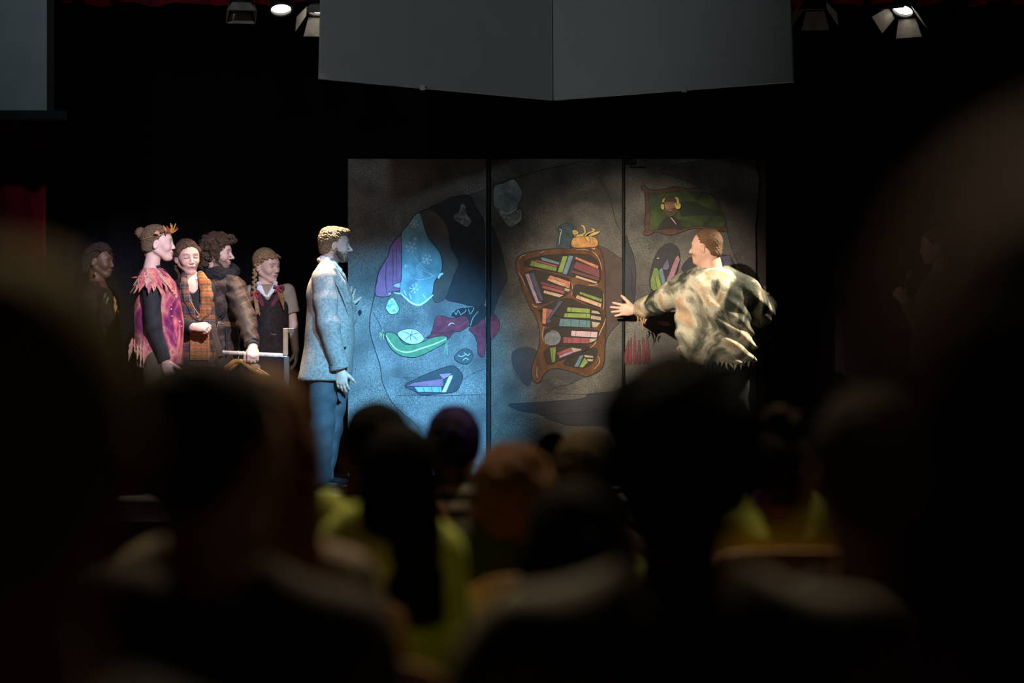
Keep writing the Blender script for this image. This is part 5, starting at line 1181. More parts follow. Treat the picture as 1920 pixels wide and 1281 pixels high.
sculpt('hair', H, 0.0045, M_curl, t, disp=ripple(0.0032, 210, 170, 240))
Bd = SDF(); Bd.ell(L(0.078, 0, -0.098), np.array([0.020, 0.020, 0.018])*s, F, k=.01); Bd.ell(L(0.0965, 0, -0.0455), np.array([0.006, 0.024, 0.0048])*s, F, k=.003)
for q in (1, -1): Bd.cone(L(0.01, q*0.060, -0.055), L(0.06, q*0.020, -0.096), .012, .014, k=.015)
sculpt('beard', Bd, .004, M_curl, t)
M_quilt = plaid('quilted_brown_black', (0.050, 0.031, 0.026), [(0, 0.075, 0.0028, 0.02, (0.22, 0.11, 0.055), .55), (2, 0.062, 0.0028, 0.03, (0.20, 0.10, 0.05), .55), (0, 0.15, 0.05, 0.05, (0.024, 0.022, 0.026), .7)], rough=.55, rot=.5, weave=.3)
K = SDF(); K.loft(rings([(760, 372, 462, .20, 0), (700, 380, 455, .19, 0), (650, 386, 450, .175, 0), (609, 390, 445, .16, 0), (585, 384, 447, .17, 0), (555, 376, 450, .185, 0), (530, 378, 447, .185, 0), (514, 388, 438, .14, 0), (505, 395, 428, .10, 0)], D), k=.02)
K.cone(nS, J(412, 518, -.06), .07, .06, k=.04)
ct = sculpt('coat', K, .0085, M_quilt, t, disp=ripple(0.005, 12, 10, 46))
for a, b, c in ((nS, nE, nW), (fS, fE, fW)):
    Z = SDF(); limb(Z, [a, a+(b-a)*.5, b, c], [.078, .074, .070, .051], k=.03); cut(Z, c-(c-b)*.06, c-b, .1); sculpt('sleeve', Z, .0075, M_quilt, ct, disp=ripple(0.0055, 10, 8, 70))
    Z = SDF(); Z.cone(c-(c-b)*.16, c+(c-b)*.02, .049, .043, k=.01); cut(Z, c+(c-b)*.02, c-b, .06); sculpt('knit_cuff', Z, .006, M_blk, ct)
Z = SDF(); limb(Z, [J(384, 512, -.03), J(393, 514, -.12), J(412, 517, -.14), J(432, 515, -.10), J(440, 508, -.02), J(436, 504, .06)], [.034, .036, .036, .036, .032, .03], k=.02)
limb(Z, [J(384, 512, -.03), J(386, 506, .08), J(410, 503, .13), J(436, 504, .06)], [.034, .036, .036, .03], k=.02)
M_fur = plain('black_fur', (0.022, 0.022, 0.024), .8, var=.6, scale=130, bump=.9)
sculpt('fur_collar', Z, .0055, M_fur, ct, disp=ripple(0.006, 150, 170, 190))
Z = SDF(); Z.loft(rings([(614, 390, 446, .166, 0), (603, 388, 447, .168, 0)], D), k=.01, grow=.006, cap=.004)
bl = sculpt('belt', Z, .006, plain('brown_woven_belt', (0.20, 0.085, 0.035), .5, scale=90, bump=.5), ct)
for i in range(7): disc(J(401+i*3.1, 607, -.178+abs(i-4)*.001), (-.05, -1, 0), .0055, .006, 'belt_stud', M_silver, bl)
MB().box(J(404, 608, -.184), (.034, .010, .045), bev=.003).build('buckle', M_silver, bl)
for x, y in ((418, 586), (421, 590)): MB().tube([J(x-4, y+6, -.188), J(x, y, -.195), J(x+3, y-6, -.19)], .006, 6).build('toggle', M_blk, ct)
MB().tube([J(424, 616, -.175), J(425, 645, -.19), J(425, 668, -.20)], .007, 6).build('belt_end', M_blk, ct)

# ---------------------------------------------------------------- girl with braids
D = 17.38
t = standing('girl with braided hair in short-sleeved shirt and dark pinafore behind the rail', J(508, 900))
hc = J(500, 499); F = frame(-36, -8, 6); s = 1.0; S = SDF()
L = head_sdf(S, hc, F, s, fem=True, smile=True)
for tg in ('neck', 'body'): S.cone(L(-0.026, 0, -0.045), J(500, 541, .02), 0.046, 0.054, k=0.02, t=tg)
S.loft(rings([(700, 476, 540, .13, 0), (610, 480, 535, .11, 0), (560, 476, 538, .12, 0), (545, 478, 534, .11, 0), (534, 486, 520, .07, 0)], D), k=.03, t='body')
aS, aE, aW = J(538, 548, 0), J(549, 606, .04), J(554, 656, -.04)
bS, bE, bW = J(473, 549, 0), J(466, 606, .04), J(470, 656, -.06)
for tg, a, b, c, q in (('hl', aS, aE, aW, 1), ('hr', bS, bE, bW, -1)):
    limb(S, [a, b, c], [.046, .037, .026], t='body'); S.cone(b+(c-b)*.7, c, .030, .026, t=tg)
    hand_sdf(S, c, (0.05*q, -.05, -1), (-q, 0, 0), (0, -1, 0), (22, 22, 24, 26), 18, 3, .92, t=tg)
skin = np.array((0.66, 0.43, 0.33))
simple_legs(t, S, J(508, 690), (.8, -.6), .14, None, 0)
build_body(t, S, 0, ('hl', 'hr'), face_color(skin, hc, F, s, brow=(0.22, 0.13, 0.06), lips=(.48, .19, .18), lift=.005))
eyes(t, L, F, s, (0.05, 0.08, 0.10))
H = SDF(); hair_cap(H, L, F, s, 0.011, 0.008, 0.009, -0.004, nape=-0.075)
def braid(S_, pts, r, n):
    pts = [np.array(p) for p in pts]; seg = np.linspace(0, len(pts)-1.001, n)
    for i, u in enumerate(seg):
        j = int(u); p = pts[j]+(pts[j+1]-pts[j])*(u-j); d_ = unit(pts[j+1]-pts[j]); sd = unit(np.cross(d_, (0, 1, .1)))
        o = (1 if i % 2 else -1)*r*.45; ax = unit(d_*.8-sd*np.sign(o)*.6)
        q = Vector(tuple(ax)).to_track_quat('X', 'Z').to_matrix()
        S_.ell(p+sd*o, (r*1.15, r*.62, r*.7), np.array(q), k=.003)
braid(H, [L(-.02, .09, .035), L(.045, .077, .060), L(.088, .025, .080), L(.088, -.032, .080), L(.042, -.078, .066), L(-.015, -.093, .02), L(-.035, -.090, -.05)], .014, 22)
braid(H, [L(-.035, -.085, -.05), J(477, 530, -.10), J(477, 550, -.13)], .016, 9)
M_hb = hairmat('honey_blond_hair', (0.19, 0.105, 0.045), (0.50, 0.32, 0.16), sc=(.6, 1, .6))
sculpt('hair', H, .0042, M_hb, t)
Z = SDF(); Z.cone(J(478, 555, -.14), J(487, 592, -.15), .018, .006, k=.01, flat=((0, 1, 0), .6)); Z.cone(J(478, 555, -.14), J(481, 590, -.15), .014, .006, k=.01); sculpt('braid_tail', Z, .005, M_hb, t)
M_rib = plain('dark_red_ribbon', (0.26, 0.02, 0.03), .6)
for x, y in ((477, 552), (521, 540)):
    Z = SDF()
    for q in ((-6, -3), (6, -4), (-5, 7), (6, 6)): Z.cone(J(x, y, -.15), J(x+q[0], y+q[1], -.155), .006, .012, k=.004, flat=((0, 1, 0), .4))
    sculpt('hair_ribbon', Z, .0045, M_rib, t)
Z = SDF(); limb(Z, [J(521, 540, -.13), J(528, 558, -.145), J(532, 580, -.145)], [.014, .020, .006], k=.01, flat=((0, 1, 0), .6)); sculpt('braid_tail', Z, .005, hairmat('auburn_tail', (.2, .09, .03), (.42, .22, .08), sc=(1, 1, .2)), t)
K = SDF(); K.loft(rings([(690, 474, 543, .14, 0), (610, 477, 539, .122, 0), (570, 473, 541, .132, 0), (550, 472, 540, .13, 0), (540, 479, 530, .10, 0), (533, 486, 518, .07, 0)], D), k=.02)
for a, b in ((aS, aE), (bS, bE)): limb(K, [a, a+(b-a)*.75], [.064, .064], k=.03); cut(K, a+(b-a)*.66, b-a, .09)
K.cone(L(-.02, 0, -.03), J(502, 541), .05, .056, op='s', k=.004)
M_shirtg = plain('cream_school_shirt', (0.30, 0.25, 0.18), .85, var=.08)
shr = sculpt('shirt', K, .0075, M_shirtg, t, disp=ripple(0.0025, 20, 16, 30))
Z = SDF(); limb(Z, [J(484, 532, -.04), J(487, 540, -.115), J(497, 555, -.135)], [.014, .021, .010], k=.01, flat=((0, 1, 0), .45)); limb(Z, [J(517, 531, -.04), J(514, 541, -.115), J(502, 556, -.135)], [.014, .021, .010], k=.01, flat=((0, 1, 0), .45)); limb(Z, [J(484, 532, -.04), J(498, 527, .06), J(517, 531, -.04)], [.013, .012, .013], k=.01)
sculpt('shirt_collar', Z, .005, M_white, shr)
K = SDF(); K.loft(rings([(790, 452, 562, .20, 0), (720, 464, 552, .17, 0), (650, 474, 544, .148, 0), (615, 476, 541, .138, 0), (575, 472, 542, .146, 0), (552, 476, 536, .14, 0), (540, 484, 524, .11, 0)], D), k=.02)
K.cone(J(501, 522, -.17), J(501, 566, -.17), .075, .02, op='s', k=.005, flat=((0, 1, 0), 2.0)); K.cone(L(-.02, 0, -.03), J(502, 541), .055, .062, op='s', k=.004)
pn = sculpt('pinafore', K, .0085, plaid('dark_pinafore_plaid', (0.022, 0.016, 0.014), [(0, .09, .006, 0, (.05, .014, .014), .4), (2, .09, .006, 0, (.05, .014, .014), .4)]), t, disp=ripple(0.004, 34, 16, 5))
for pts in (((476, 541, -.09), (484, 556, -.135), (493, 572, -.142)), ((529, 540, -.09), (521, 556, -.135), (510, 572, -.142))):
    Z = SDF(); limb(Z, [J(*q) for q in pts], [.022, .024, .018], k=.01, flat=((0, 1, 0), .3)); sculpt('pinafore_yoke', Z, .006, plain('maroon_yoke', (.11, .018, .03), .8), pn)
MB().tube([J(508, 626, -.145), J(513, 628, -.152), J(518, 627, -.148)], .005, 6).build('brooch', plain('dull_clasp', (.25, .2, .15), .4, metal=.5), pn)

# ---------------------------------------------------------------- actor with twisted hair, far left
D = 17.0
t = standing('actor with twisted dark hair in dark leafy tunic, leftmost on stage', J(185, 900))
hc = J(186, 491); F = frame(-12, -3); s = 1.0; S = SDF()
L = head_sdf(S, hc, F, s, fem=True)
for tg in ('neck', 'body'): S.cone(L(-0.026, 0, -0.045), J(182, 534), 0.052, 0.06, k=0.02, t=tg)
S.loft(rings([(700, 148, 220, .16, 0), (600, 150, 216, .15, 0), (560, 148, 214, .16, 0), (540, 158, 205, .13, 0), (530, 166, 200, .09, 0)], D), k=.03, t='body')
nS, nE, nW = J(168, 556, -.17), J(170, 622, -.21), J(195, 672, -.2); fS, fE, fW = J(196, 556, .16), J(205, 622, .2), J(220, 672, .15)
for tg, a, b, c in (('hr', nS, nE, nW), ('hl', fS, fE, fW)):
    limb(S, [a, b, c], [.05, .04, .028], t='body'); S.cone(b+(c-b)*.7, c, .032, .028, t=tg); hand_sdf(S, c, c-b, (0, 1, 0), (1, 0, .3), (25, 25, 26, 28), 20, 3, .95, t=tg)
simple_legs(t, S, J(186, 690), (1, 0), .15, M_trouser_dark, 0)
skin = np.array((0.115, 0.055, 0.032))
build_body(t, S, 0, ('hr', 'hl'), face_color(skin, hc, F, s, brow=(0.012, .008, .006), lips=(.13, .045, .04)))
eyes(t, L, F, s, (.015, .01, .008))
H = SDF(); hair_cap(H, L, F, s, 0.008, 0.006, 0.008, 0.0, nape=-0.07)
for i in range(11):
    y0 = -.075+i*.015; zf = math.sqrt(max(0, 1-(y0/.085)**2)); pts = [L(.072*zf+.005, y0, .06+.03*zf), L(.02, y0*1.08, .05+.082*zf), L(-.06, y0*1.05, .02+.085*zf), L(-.108*zf-.01, y0*.8, .0+.03*zf), L(-.105*zf-.01, y0*.9, -.075)]
    q = catmull(pts, False, 4)
    for j in range(len(q)-1): H.cone(q[j], q[j+1], .0085+.0018*(j % 2), .0085+.0018*((j+1) % 2), k=.003)
for a in (0, 40, -35): H.cone(L(.075, -.03, .075), L(.105+.01*math.cos(a), -.03+.0005*a, .055-.0004*a), .006, .005, k=.005)
sculpt('hair', H, .0042, hairmat('twisted_dark_hair', (.018, .011, .008), (.07, .042, .028), sc=(1, 1, 1), scale=200), t)
M_dkt = stained('dark_leafy_tunic', [(0.35, (0.020, 0.012, 0.009)), (0.55, (0.05, 0.028, 0.015)), (0.75, (0.06, 0.05, 0.02))], scale=14)
K = SDF(); K.loft(rings([(700, 140, 226, .185, 0), (600, 143, 224, .17, 0), (570, 141, 222, .18, 0), (550, 148, 215, .18, 0), (537, 160, 203, .12, 0), (528, 168, 196, .08, 0)], D), k=.02); limb(K, [nS, nE, nW], [.072, .058, .045], k=.03); limb(K, [fS, fE, fW], [.072, .058, .045], k=.03); K.cone(L(-.02, 0, -.03), J(184, 532), .055, .062, op='s', k=.004)
tn = sculpt('tunic', K, .0095, M_dkt, t, disp=ripple(0.004, 26, 16, 14))
rr = random.Random(3)
M_gl = [plain('leaf_fabric_olive', (.13, .14, .05), .7), plain('leaf_fabric_ochre', (.40, .22, .05), .7), plain('leaf_fabric_brown', (.12, .05, .025), .7)]
for i, (x, y) in enumerate(((166, 540), (173, 548), (182, 545), (190, 551), (192, 556), (199, 549), (204, 557), (214, 556), (217, 565), (219, 572), (221, 582), (160, 552), (178, 556), (208, 570))):
    leafshape(J(x, y, -.16 if x < 205 else -.09), (rr.uniform(-.4, .4), -.2, -1), (.1, -1, .3), .06, .02, M_gl[1 if i in (3, 4, 8, 9) else i % 3], tn)
MB().lathe(J(179, 510, -.10), [(.003, 0), (.010, .006), (.008, .022), (.002, .028)], (0, 0, -1), 8).build('earring', M_gold, t)

# ---------------------------------------------------------------- woman with a microphone in the dark at right
D = 16.6
t = standing('woman in the dark at far right speaking into a handheld microphone', J(1755, 900))
hc = J(1754, 463); F = frame(178, -6); s = 1.0; S = SDF()
L = head_sdf(S, hc, F, s, fem=True)
for tg in ('neck', 'body'): S.cone(L(-0.026, 0, -0.045), J(1764, 506), 0.047, 0.056, k=0.02, t=tg)
S.loft(rings([(700, 1716, 1796, .16, 0), (600, 1718, 1794, .15, 0), (550, 1726, 1794, .16, 0), (520, 1738, 1788, .13, 0), (510, 1746, 1780, .08, 0)], D), k=.03, t='body')
nS, nE, nW = J(1752, 538, -.165), J(1728, 612, -.25), J(1694, 560, -.20); fS, fE, fW = J(1768, 538, .165), J(1765, 615, .2), J(1750, 670, .15)
limb(S, [nS, nE, nW], [.046, .038, .027], t='body'); limb(S, [fS, fE, fW], [.046, .038, .027], t='body')
mic_a, mic_b = J(1690, 560, -.20), J(1709, 508, -.19); md = unit(mic_b-mic_a)
S.cone(nE+(nW-nE)*.75, nW, .03, .026, t='hl'); hand_sdf(S, nW+np.array([.0, -.03, -.012]), (-.55, .25, .75), (.3, 1, 0), md, (68, 72, 72, 70), 40, 1, .92, t='hl')
S.cone(fE+(fW-fE)*.75, fW, .03, .026, t='hr'); hand_sdf(S, fW, fW-fE, (0, -1, 0), (-1, 0, .2), (25, 25, 26, 28), 20, 3, .92, t='hr')
simple_legs(t, S, J(1758, 690), (-1, 0), .15, M_trouser_dark, 0)
skin = np.array((0.50, 0.32, 0.25))
build_body(t, S, 0, ('hl', 'hr'), face_color(skin, hc, F, s, brow=(.08, .05, .03)))
eyes(t, L, F, s)
H = SDF(); hair_cap(H, L, F, s, 0.012, 0.010, 0.012, 0.0, nape=-.075); H.ell(L(-.12, 0, .03), (.03, .03, .03), k=.02)
sculpt('hair', H, .005, hairmat('dark_brown_hair', (.03, .018, .012), (.08, .05, .03)), t, disp=ripple(.0018, 120, 160, 220))
K = SDF(); K.loft(rings([(700, 1708, 1804, .185, 0), (600, 1710, 1801, .17, 0), (560, 1714, 1800, .178, 0), (535, 1726, 1795, .178, 0), (516, 1740, 1784, .12, 0), (508, 1748, 1776, .08, 0)], D), k=.02); limb(K, [nS, nE, nW], [.070, .060, .045], k=.03); cut(K, nW, nW-nE, .06); limb(K, [fS, fE, fW], [.068, .056, .044], k=.03); K.cone(L(-.02, 0, -.03), J(1762, 508), .05, .06, op='s', k=.004)
sculpt('blouse', K, .0095, plain('grey_blouse', (.16, .15, .15), .85), t, disp=ripple(.004, 20, 12, 26))
m = empty('microphone', mic_a, 'handheld microphone with grey head held by the woman at right', 'microphone')
MB().lathe(mic_a-md*.03, [(.010, 0), (.011, .005), (.013, .13), (.019, .165), (.019, .172)], md, 16).build('microphone_handle', M_lamp, m, smooth=True)
MB().lathe(mic_a-md*.03, [(.019, .172), (.0245, .180), (.0255, .200), (.022, .218), (.012, .230), (.002, .233)], md, 16).build('microphone_head', plain('grey_mic_grille', (.25, .25, .25), .5, metal=.5, bump=.8, bscale=600), m, smooth=True)

# ---------------------------------------------------------------- clothes rail with hangers
D = 16.38
M_wd = plain('warm_rail_wood', (0.30, 0.15, 0.07), .5, var=.25, scale=14, sc=(.3, 1, 1))
M_pole = plain('pale_scuffed_pole', (0.55, 0.48, 0.42), .45, var=.3, scale=40)
M_dkw = plain('dark_rail_wood', (0.07, 0.04, 0.025), .5, var=.25)
a, b = J(417, 661), J(539, 667)
t = empty('clothes_rail', (J(478, 900)[0], D, STZ), 'wooden clothes rail with pale pole held by the curly-haired man', 'clothes rail')
MB().tube([a, b], .0135, 14).build('pole', M_pole, t, smooth=True)
MB().lathe(a-unit(b-a)*.012, [(.010, 0), (.0155, .003), (.0155, .02), (.0135, .024)], b-a, 14).build('pole_cap', M_silver, t, smooth=True)
MB().box(J(535.5, 641), (.032, .045, .185), bev=.003).build('end_upright', M_wd, t)
MB().box(J(544, 620, .02), (.058, .05, .032), bev=.003).build('top_arm', M_dkw, t)
p0, p1 = J(398, 612, -.03), J(414, 668, -.03); ax = unit(p1-p0); R_ = np.array(Vector(tuple(ax)).to_track_quat('Z', 'Y').to_matrix())
MB().box((p0+p1)/2, (.034, .04, np.linalg.norm(p1-p0)), R_, bev=.003).build('slanted_brace', M_dkw, t)
for x, nm in ((414, 'leg_post'), (537, 'leg_post')):
    q = J(x, 668, 0); MB().box((q[0], D+.02, (q[2]+STZ)/2), (.036, .04, q[2]-STZ-.001), bev=.003).build(nm, M_dkw, t)
    MB().box((q[0], D+.02, STZ+.021), (.05, .42, .04), bev=.004).build('foot', M_dkw, t)
M_hang = plain('varnished_hanger_wood', (0.62, 0.33, 0.11), .3, var=.2, scale=30, sc=(.3, 1, 1))
for k, (x, lab, dx) in enumerate(((447.5, 'wooden coat hanger on the rail, left of the pair', 0), (457, 'wooden coat hanger on the rail, beside the gripping hand', 1))):
    c = a+(b-a)*((x-417)/122.0); hg = empty('coat_hanger', c, lab, 'hanger', 'coat hangers')
    r = .0175
    hk = [c+r*np.array([math.sin(u)*.25, math.sin(u)*.97, math.cos(u)]) for u in np.linspace(-2.2, 1.9, 14)]
    bot = c+np.array([-.004, 0, -.052]); hk = hk[::-1]; hk = hk[::-1]+[c+np.array([0, .012, -.022]), c+np.array([-.002, .004, -.032]), bot]
    MB().tube(hk, .0024, 8).build('hook', M_silver, hg, smooth=True)
    dv = unit((.86, -.5, 0)); Z = SDF()
    for q in (1, -1):
        pts = [bot, bot+dv*q*.035+np.array([0, 0, -.004]), bot+dv*q*.10+np.array([0, 0, -.045]), bot+dv*q*.205+np.array([0, 0, -.098])]
        limb(Z, catmull(pts, False, 4), [.013]*4+[.014]*4+[.015]*5, k=.004, flat=(np.cross(dv, (0, 0, 1)), .55))
    sculpt('shoulder_bar', Z, .0042, M_hang, hg)
# ================================================================== the audience, seen from behind
M_ply = plain('brown_chair_plywood', (0.45, 0.21, 0.10), .45, var=.25, scale=10, sc=(.3, 1, 1), spec=.5)
M_chrome = plain('dark_chair_steel', (0.08, 0.08, 0.08), .35, metal=.8)
def chair(loc, label, w=.38):
    x0, y0 = loc[0], loc[1]
    t = empty('stacking_chair', (x0, y0, 0), label, 'chair', 'audience chairs')
    V = []; F_ = []; nx, nz = 11, 7
    for k in (0, 1):
        for j in range(nz):
            v = j/(nz-1); wz = w*(.5-.05*(1-v))*(1-.10*max(0, v-.8)/.2)
            for i in range(nx):
                u = i/(nx-1)*2-1; z = .50+.30*v-.028*abs(u)**5*v*v
                V.append((x0+u*wz, y0-.20-.045*v+.035*u*u-k*.014, z))
    N = nx*nz
    for j in range(nz-1):
        for i in range(nx-1):
            a = j*nx+i; F_.append((a, a+1, a+nx+1, a+nx)); F_.append((N+a, N+a+nx, N+a+nx+1, N+a+1))
    for i in range(nx-1): F_.append((i, N+i, N+i+1, i+1)); a = (nz-1)*nx+i; F_.append((a, a+1, N+a+1, N+a))
    for j in range(nz-1): a = j*nx; F_.append((a, a+nx, N+a+nx, N+a)); a = j*nx+nx-1; F_.append((a, N+a, N+a+nx, a+nx))
    mesh('backrest', V, F_, M_ply, t, smooth=True)
    MB().box((x0, y0-.01, .425), (w, .38, .018), bev=.006).build('seat', M_ply, t)
    for q in (1, -1):
        MB().tube([(x0+q*w*.42, y0+.17, 0.0), (x0+q*w*.42, y0+.15, .41)], .011, 8).build('leg', M_chrome, t)
        MB().tube([(x0+q*w*.42, y0-.22, 0.0), (x0+q*w*.42, y0-.17, .41), (x0+q*w*.42, y0-.195, .54), (x0+q*w*.38, y0-.222, .66)], .011, 8).build('leg', M_chrome, t)
    MB().tube([(x0-w*.42, y0+.15, .40), (x0+w*.42, y0+.15, .40)], .009, 8).build('stretcher', M_chrome, t)
    return t
def seated(x, ytop, d, label, hair, hmat, skin, top, hs=.97, yaw=90, wsh=1.0, chairx=None, chairlab=None, bx=None, tops=None, hair_len=0.25, low=0.0, pitch=0, hh=.006):
    hp = P(x, ytop, d); up = {'short': .010, 'afro': .030, 'long': .014, 'bun': .012, 'cap': .016, 'buzz': .006}[hair]
    hc = np.array([hp[0], hp[1], hp[2]-up-.118*hs]); F = frame(yaw, pitch)
    b0 = np.array([P(bx if bx is not None else x, 0, d)[0], d, 0.0])
    zs = hc[2]-.185*hs-low; zh = .525; g = (zs-zh)/.48; w = .185*wsh*min(1, .55+.45*g)
    t = empty('person', (b0[0], b0[1], 0), label, 'person')
    S = SDF(); L = head_sdf(S, hc, F, hs, fem=True)
    for tg in ('neck', 'body'): S.cone(L(-.026, 0, -.045), (b0[0], d-.01, zs+.03), .048*hs, .055, k=.03, t=tg)
    hw = min(.155, w+.035); rg = lambda o: [(zh-.08, b0[0], d, hw+o, .115+o), (zh+.10*g, b0[0], d, hw-.005+o, .105+o), (zs-.16*g, b0[0], d-.01, w*.90+o, .11+o), (zs-.04, b0[0], d-.01, w*.92+o, .095+o), (zs+.015, b0[0], d-.01, w*.55+o, .06+o)]
    S.loft(rg(-.012), k=.04, t='body')
    K = SDF(); K.loft(rg(.010), k=.03)
    T = SDF(); T.ell((b0[0], d+.02, zh-.01), (.17, .14, .085), k=.03)
    for q in (1, -1):
        sh = np.array([b0[0]+q*w*.92, d-.01, zs-.05]); el = np.array([b0[0]+q*(w+.045), d+.05, zs-.28*g-.02]); wr = np.array([b0[0]+q*.09, d+.27, zh+.12])
        limb(S, [sh, el, wr], [.045, .038, .027], t='body'); limb(K, [(b0[0]+q*.05, d-.01, zs+.015), sh, el, el+(wr-el)*.92], [.05, .062, .054, .042], k=.04)
        hand_sdf(S, wr, (-q*.3, .8, -.5), (0, -.4, -.9), (-q, .2, .1), (25, 25, 25, 25), 20, 3, .85, t='body')
        hp_ = np.array([b0[0]+q*.085, d+.02, zh]); kn = np.array([b0[0]+q*.10, d+.40, zh+.01]); an = np.array([b0[0]+q*.10, d+.42, .08])
        limb(S, [hp_, kn, an], [.075, .055, .04], t='body'); limb(T, [hp_, kn, an], [.088, .070, .060], k=.02)
        shoe(t, an, (0, 1, 0), M_shoe, .25, z0=0.0)
    T.box((b0[0], d+.3, -.16), (.5, .5, .2), op='s', k=0)
    K.cone(L(-.02, 0, -.03), (b0[0], d, zs+.03), .055, .062, op='s', k=.004)
    parts = [S.extract(.016, tags=('body',)), S.extract(.0065, tags=('head', 'neck'))]
    V = np.concatenate([p[0] for p in parts]); Q = np.concatenate([parts[0][1], parts[1][1]+len(parts[0][0])])
    mesh('body', V, Q, M_skin, t, smooth=True, col=face_color(np.array(skin), hc, F, hs)(V))
    sculpt('top', K, .013, top, t, disp=ripple(.005, 18, 12, 26, x))
    sculpt('trousers', T, .016, M_trouser_dark, t)
    H = SDF()
    if hair in ('short', 'buzz'): hair_cap(H, L, F, hs, up, up*.8, up, 0, nape=-.075)
    elif hair == 'afro':
        hair_cap(H, L, F, hs, .022, .018, .02, .01, nape=-.08, ears=False)
        rr = random.Random(int(x))
        for i in range(150):
            a = rr.uniform(-math.pi, math.pi); e = rr.uniform(-.75, 1.5); q = np.array([math.cos(e)*math.cos(a), math.cos(e)*math.sin(a), math.sin(e)])
            c = np.array([-.014, 0, .034])+q*np.array([.112, .094, .104])
            if c[0] > .05 and c[2] < .06: continue
            H.ell(L(*c), np.ones(3)*rr.uniform(.014, .02), k=.01)
    elif hair == 'long':
        hair_cap(H, L, F, hs, up, .014, .014, 0, nape=-.09, ears=False)
        for q in (-1, -.5, 0, .5, 1):
            a = L(-.06+.02*abs(q), q*.070*hs, -.01); e = np.array([a[0]+(a[0]-hc[0])*.25, a[1]-.05, a[2]-hair_len])
            H.cone(a, e, .042*hs*hs, .028, k=.03)
    elif hair == 'bun':
        hair_cap(H, L, F, hs, up, .008, .008, 0, nape=-.07); rr = random.Random(4)
        for i in range(16): H.ell(L(-.02+rr.uniform(-.025, .03), rr.uniform(-.04, .04), .145+rr.uniform(-.02, .025)), np.ones(3)*rr.uniform(.016, .026), k=.008)
        H.cone(L(-.01, 0, .10), L(-.01, 0, .15), .03, .03, k=.02)
    elif hair == 'cap':
        hair_cap(H, L, F, hs, up, .012, .014, .012, nape=-.06, ears=False); 
        H.cone(L(0, 0, .03), L(0, 0, .045), .098, .096, k=.02, flat=(F[:, 1], .88))
        H.ell(L(0.14, 0, -.03), np.array([.1, .14, .10])*hs, F, op='s', k=.006)
    sculpt('knit_cap' if hair == 'cap' else 'hair', H, hh, hmat, t, disp=ripple(.002, 150, 130, 170))
    if chairlab: chair((P(chairx if chairx else (bx or x), 0, d)[0], d), chairlab)
    return t, L, hc
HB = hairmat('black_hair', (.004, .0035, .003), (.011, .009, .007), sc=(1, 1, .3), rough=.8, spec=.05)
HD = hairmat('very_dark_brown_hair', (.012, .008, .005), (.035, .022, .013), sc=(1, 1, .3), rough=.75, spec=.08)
HG = hairmat('ginger_brown_hair', (.07, .03, .012), (.30, .12, .042), sc=(1, 1, 1), scale=220, rough=.7, spec=.1)
HO = hairmat('olive_brown_hair', (.045, .030, .015), (.11, .075, .036), sc=(1, 1, .4), rough=.7, spec=.1)
HS = hairmat('sandy_olive_hair', (.22, .165, .075), (.42, .33, .16), sc=(1, 1, .4), rough=.8, spec=.05)
HR = hairmat('red_brown_hair', (.08, .016, .008), (.17, .035, .018), sc=(1, 1, .4), rough=.7, spec=.1)
HC = hairmat('brown_brown_hair', (.16, .07, .026), (.42, .19, .075), sc=(1, 1, .25), rough=.6, spec=.15)
HP = stained('purple_patterned_knit', [(.35, (.008, .006, .014)), (.5, (.022, .012, .10)), (.6, (.05, .022, .12)), (.7, (.012, .009, .045))], scale=12, bump=.4)
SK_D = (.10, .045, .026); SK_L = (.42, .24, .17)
LIME = plain('lime_green_shirt', (.46, .52, .075), .85, var=.12, scale=8, bump=.15)
DKG = plain('dark_green_jumper', (.028, .034, .014), .9, var=.2)
TANB = plaid('tan_grey_striped_top', (.27, .21, .15), [(2, .07, .014, 0, (.45, .38, .29), .7), (0, .11, .018, .02, (.08, .06, .045), .8)])
TANH = plain('grey_tan_jacket', (.12, .10, .075), .85, var=.3, scale=7)
BLKT = plain('black_audience_top', (.012, .011, .012), .9)
BRNT = plain('dark_brown_top', (.030, .017, .013), .9)
STR = plaid('navy_white_striped_shirt', (.50, .46, .40), [(2, .052, .026, .0, (.035, .032, .035), .97)])
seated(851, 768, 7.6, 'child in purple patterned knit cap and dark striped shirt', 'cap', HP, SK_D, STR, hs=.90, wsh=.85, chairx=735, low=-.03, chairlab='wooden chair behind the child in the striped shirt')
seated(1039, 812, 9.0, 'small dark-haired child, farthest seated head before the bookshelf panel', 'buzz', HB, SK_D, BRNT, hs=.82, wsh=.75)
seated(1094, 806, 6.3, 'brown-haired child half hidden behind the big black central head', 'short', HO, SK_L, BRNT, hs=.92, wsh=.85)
seated(700, 753, 5.7, 'child with cropped dark hair turned left in lime green shirt', 'short', HB, SK_D, LIME, hs=.97, yaw=122, bx=676, wsh=.92, low=-.045, chairx=620, chairlab='wooden chair behind the child with cropped hair and green shirt')
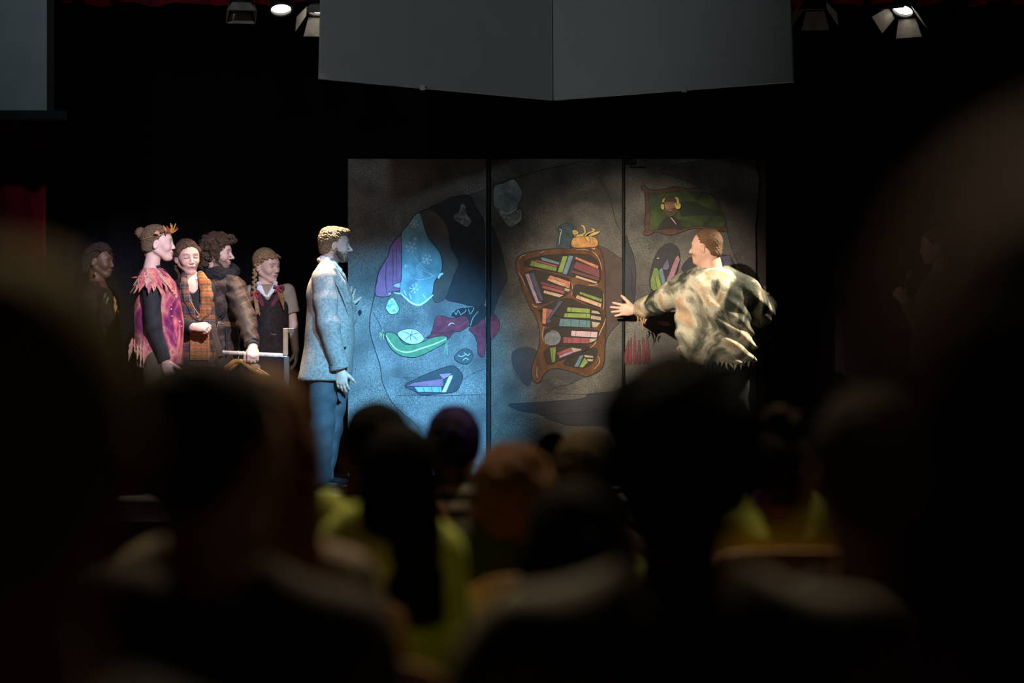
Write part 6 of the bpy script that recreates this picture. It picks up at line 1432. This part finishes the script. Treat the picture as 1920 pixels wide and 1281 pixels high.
seated(752, 792, 4.7, 'child with long straight dark hair over a lime green shirt', 'long', HB, SK_D, LIME, hs=.84, hair_len=.24, bx=722, chairx=600, wsh=.56, low=-.05, chairlab='wooden chair with rounded corner behind the long-haired child')
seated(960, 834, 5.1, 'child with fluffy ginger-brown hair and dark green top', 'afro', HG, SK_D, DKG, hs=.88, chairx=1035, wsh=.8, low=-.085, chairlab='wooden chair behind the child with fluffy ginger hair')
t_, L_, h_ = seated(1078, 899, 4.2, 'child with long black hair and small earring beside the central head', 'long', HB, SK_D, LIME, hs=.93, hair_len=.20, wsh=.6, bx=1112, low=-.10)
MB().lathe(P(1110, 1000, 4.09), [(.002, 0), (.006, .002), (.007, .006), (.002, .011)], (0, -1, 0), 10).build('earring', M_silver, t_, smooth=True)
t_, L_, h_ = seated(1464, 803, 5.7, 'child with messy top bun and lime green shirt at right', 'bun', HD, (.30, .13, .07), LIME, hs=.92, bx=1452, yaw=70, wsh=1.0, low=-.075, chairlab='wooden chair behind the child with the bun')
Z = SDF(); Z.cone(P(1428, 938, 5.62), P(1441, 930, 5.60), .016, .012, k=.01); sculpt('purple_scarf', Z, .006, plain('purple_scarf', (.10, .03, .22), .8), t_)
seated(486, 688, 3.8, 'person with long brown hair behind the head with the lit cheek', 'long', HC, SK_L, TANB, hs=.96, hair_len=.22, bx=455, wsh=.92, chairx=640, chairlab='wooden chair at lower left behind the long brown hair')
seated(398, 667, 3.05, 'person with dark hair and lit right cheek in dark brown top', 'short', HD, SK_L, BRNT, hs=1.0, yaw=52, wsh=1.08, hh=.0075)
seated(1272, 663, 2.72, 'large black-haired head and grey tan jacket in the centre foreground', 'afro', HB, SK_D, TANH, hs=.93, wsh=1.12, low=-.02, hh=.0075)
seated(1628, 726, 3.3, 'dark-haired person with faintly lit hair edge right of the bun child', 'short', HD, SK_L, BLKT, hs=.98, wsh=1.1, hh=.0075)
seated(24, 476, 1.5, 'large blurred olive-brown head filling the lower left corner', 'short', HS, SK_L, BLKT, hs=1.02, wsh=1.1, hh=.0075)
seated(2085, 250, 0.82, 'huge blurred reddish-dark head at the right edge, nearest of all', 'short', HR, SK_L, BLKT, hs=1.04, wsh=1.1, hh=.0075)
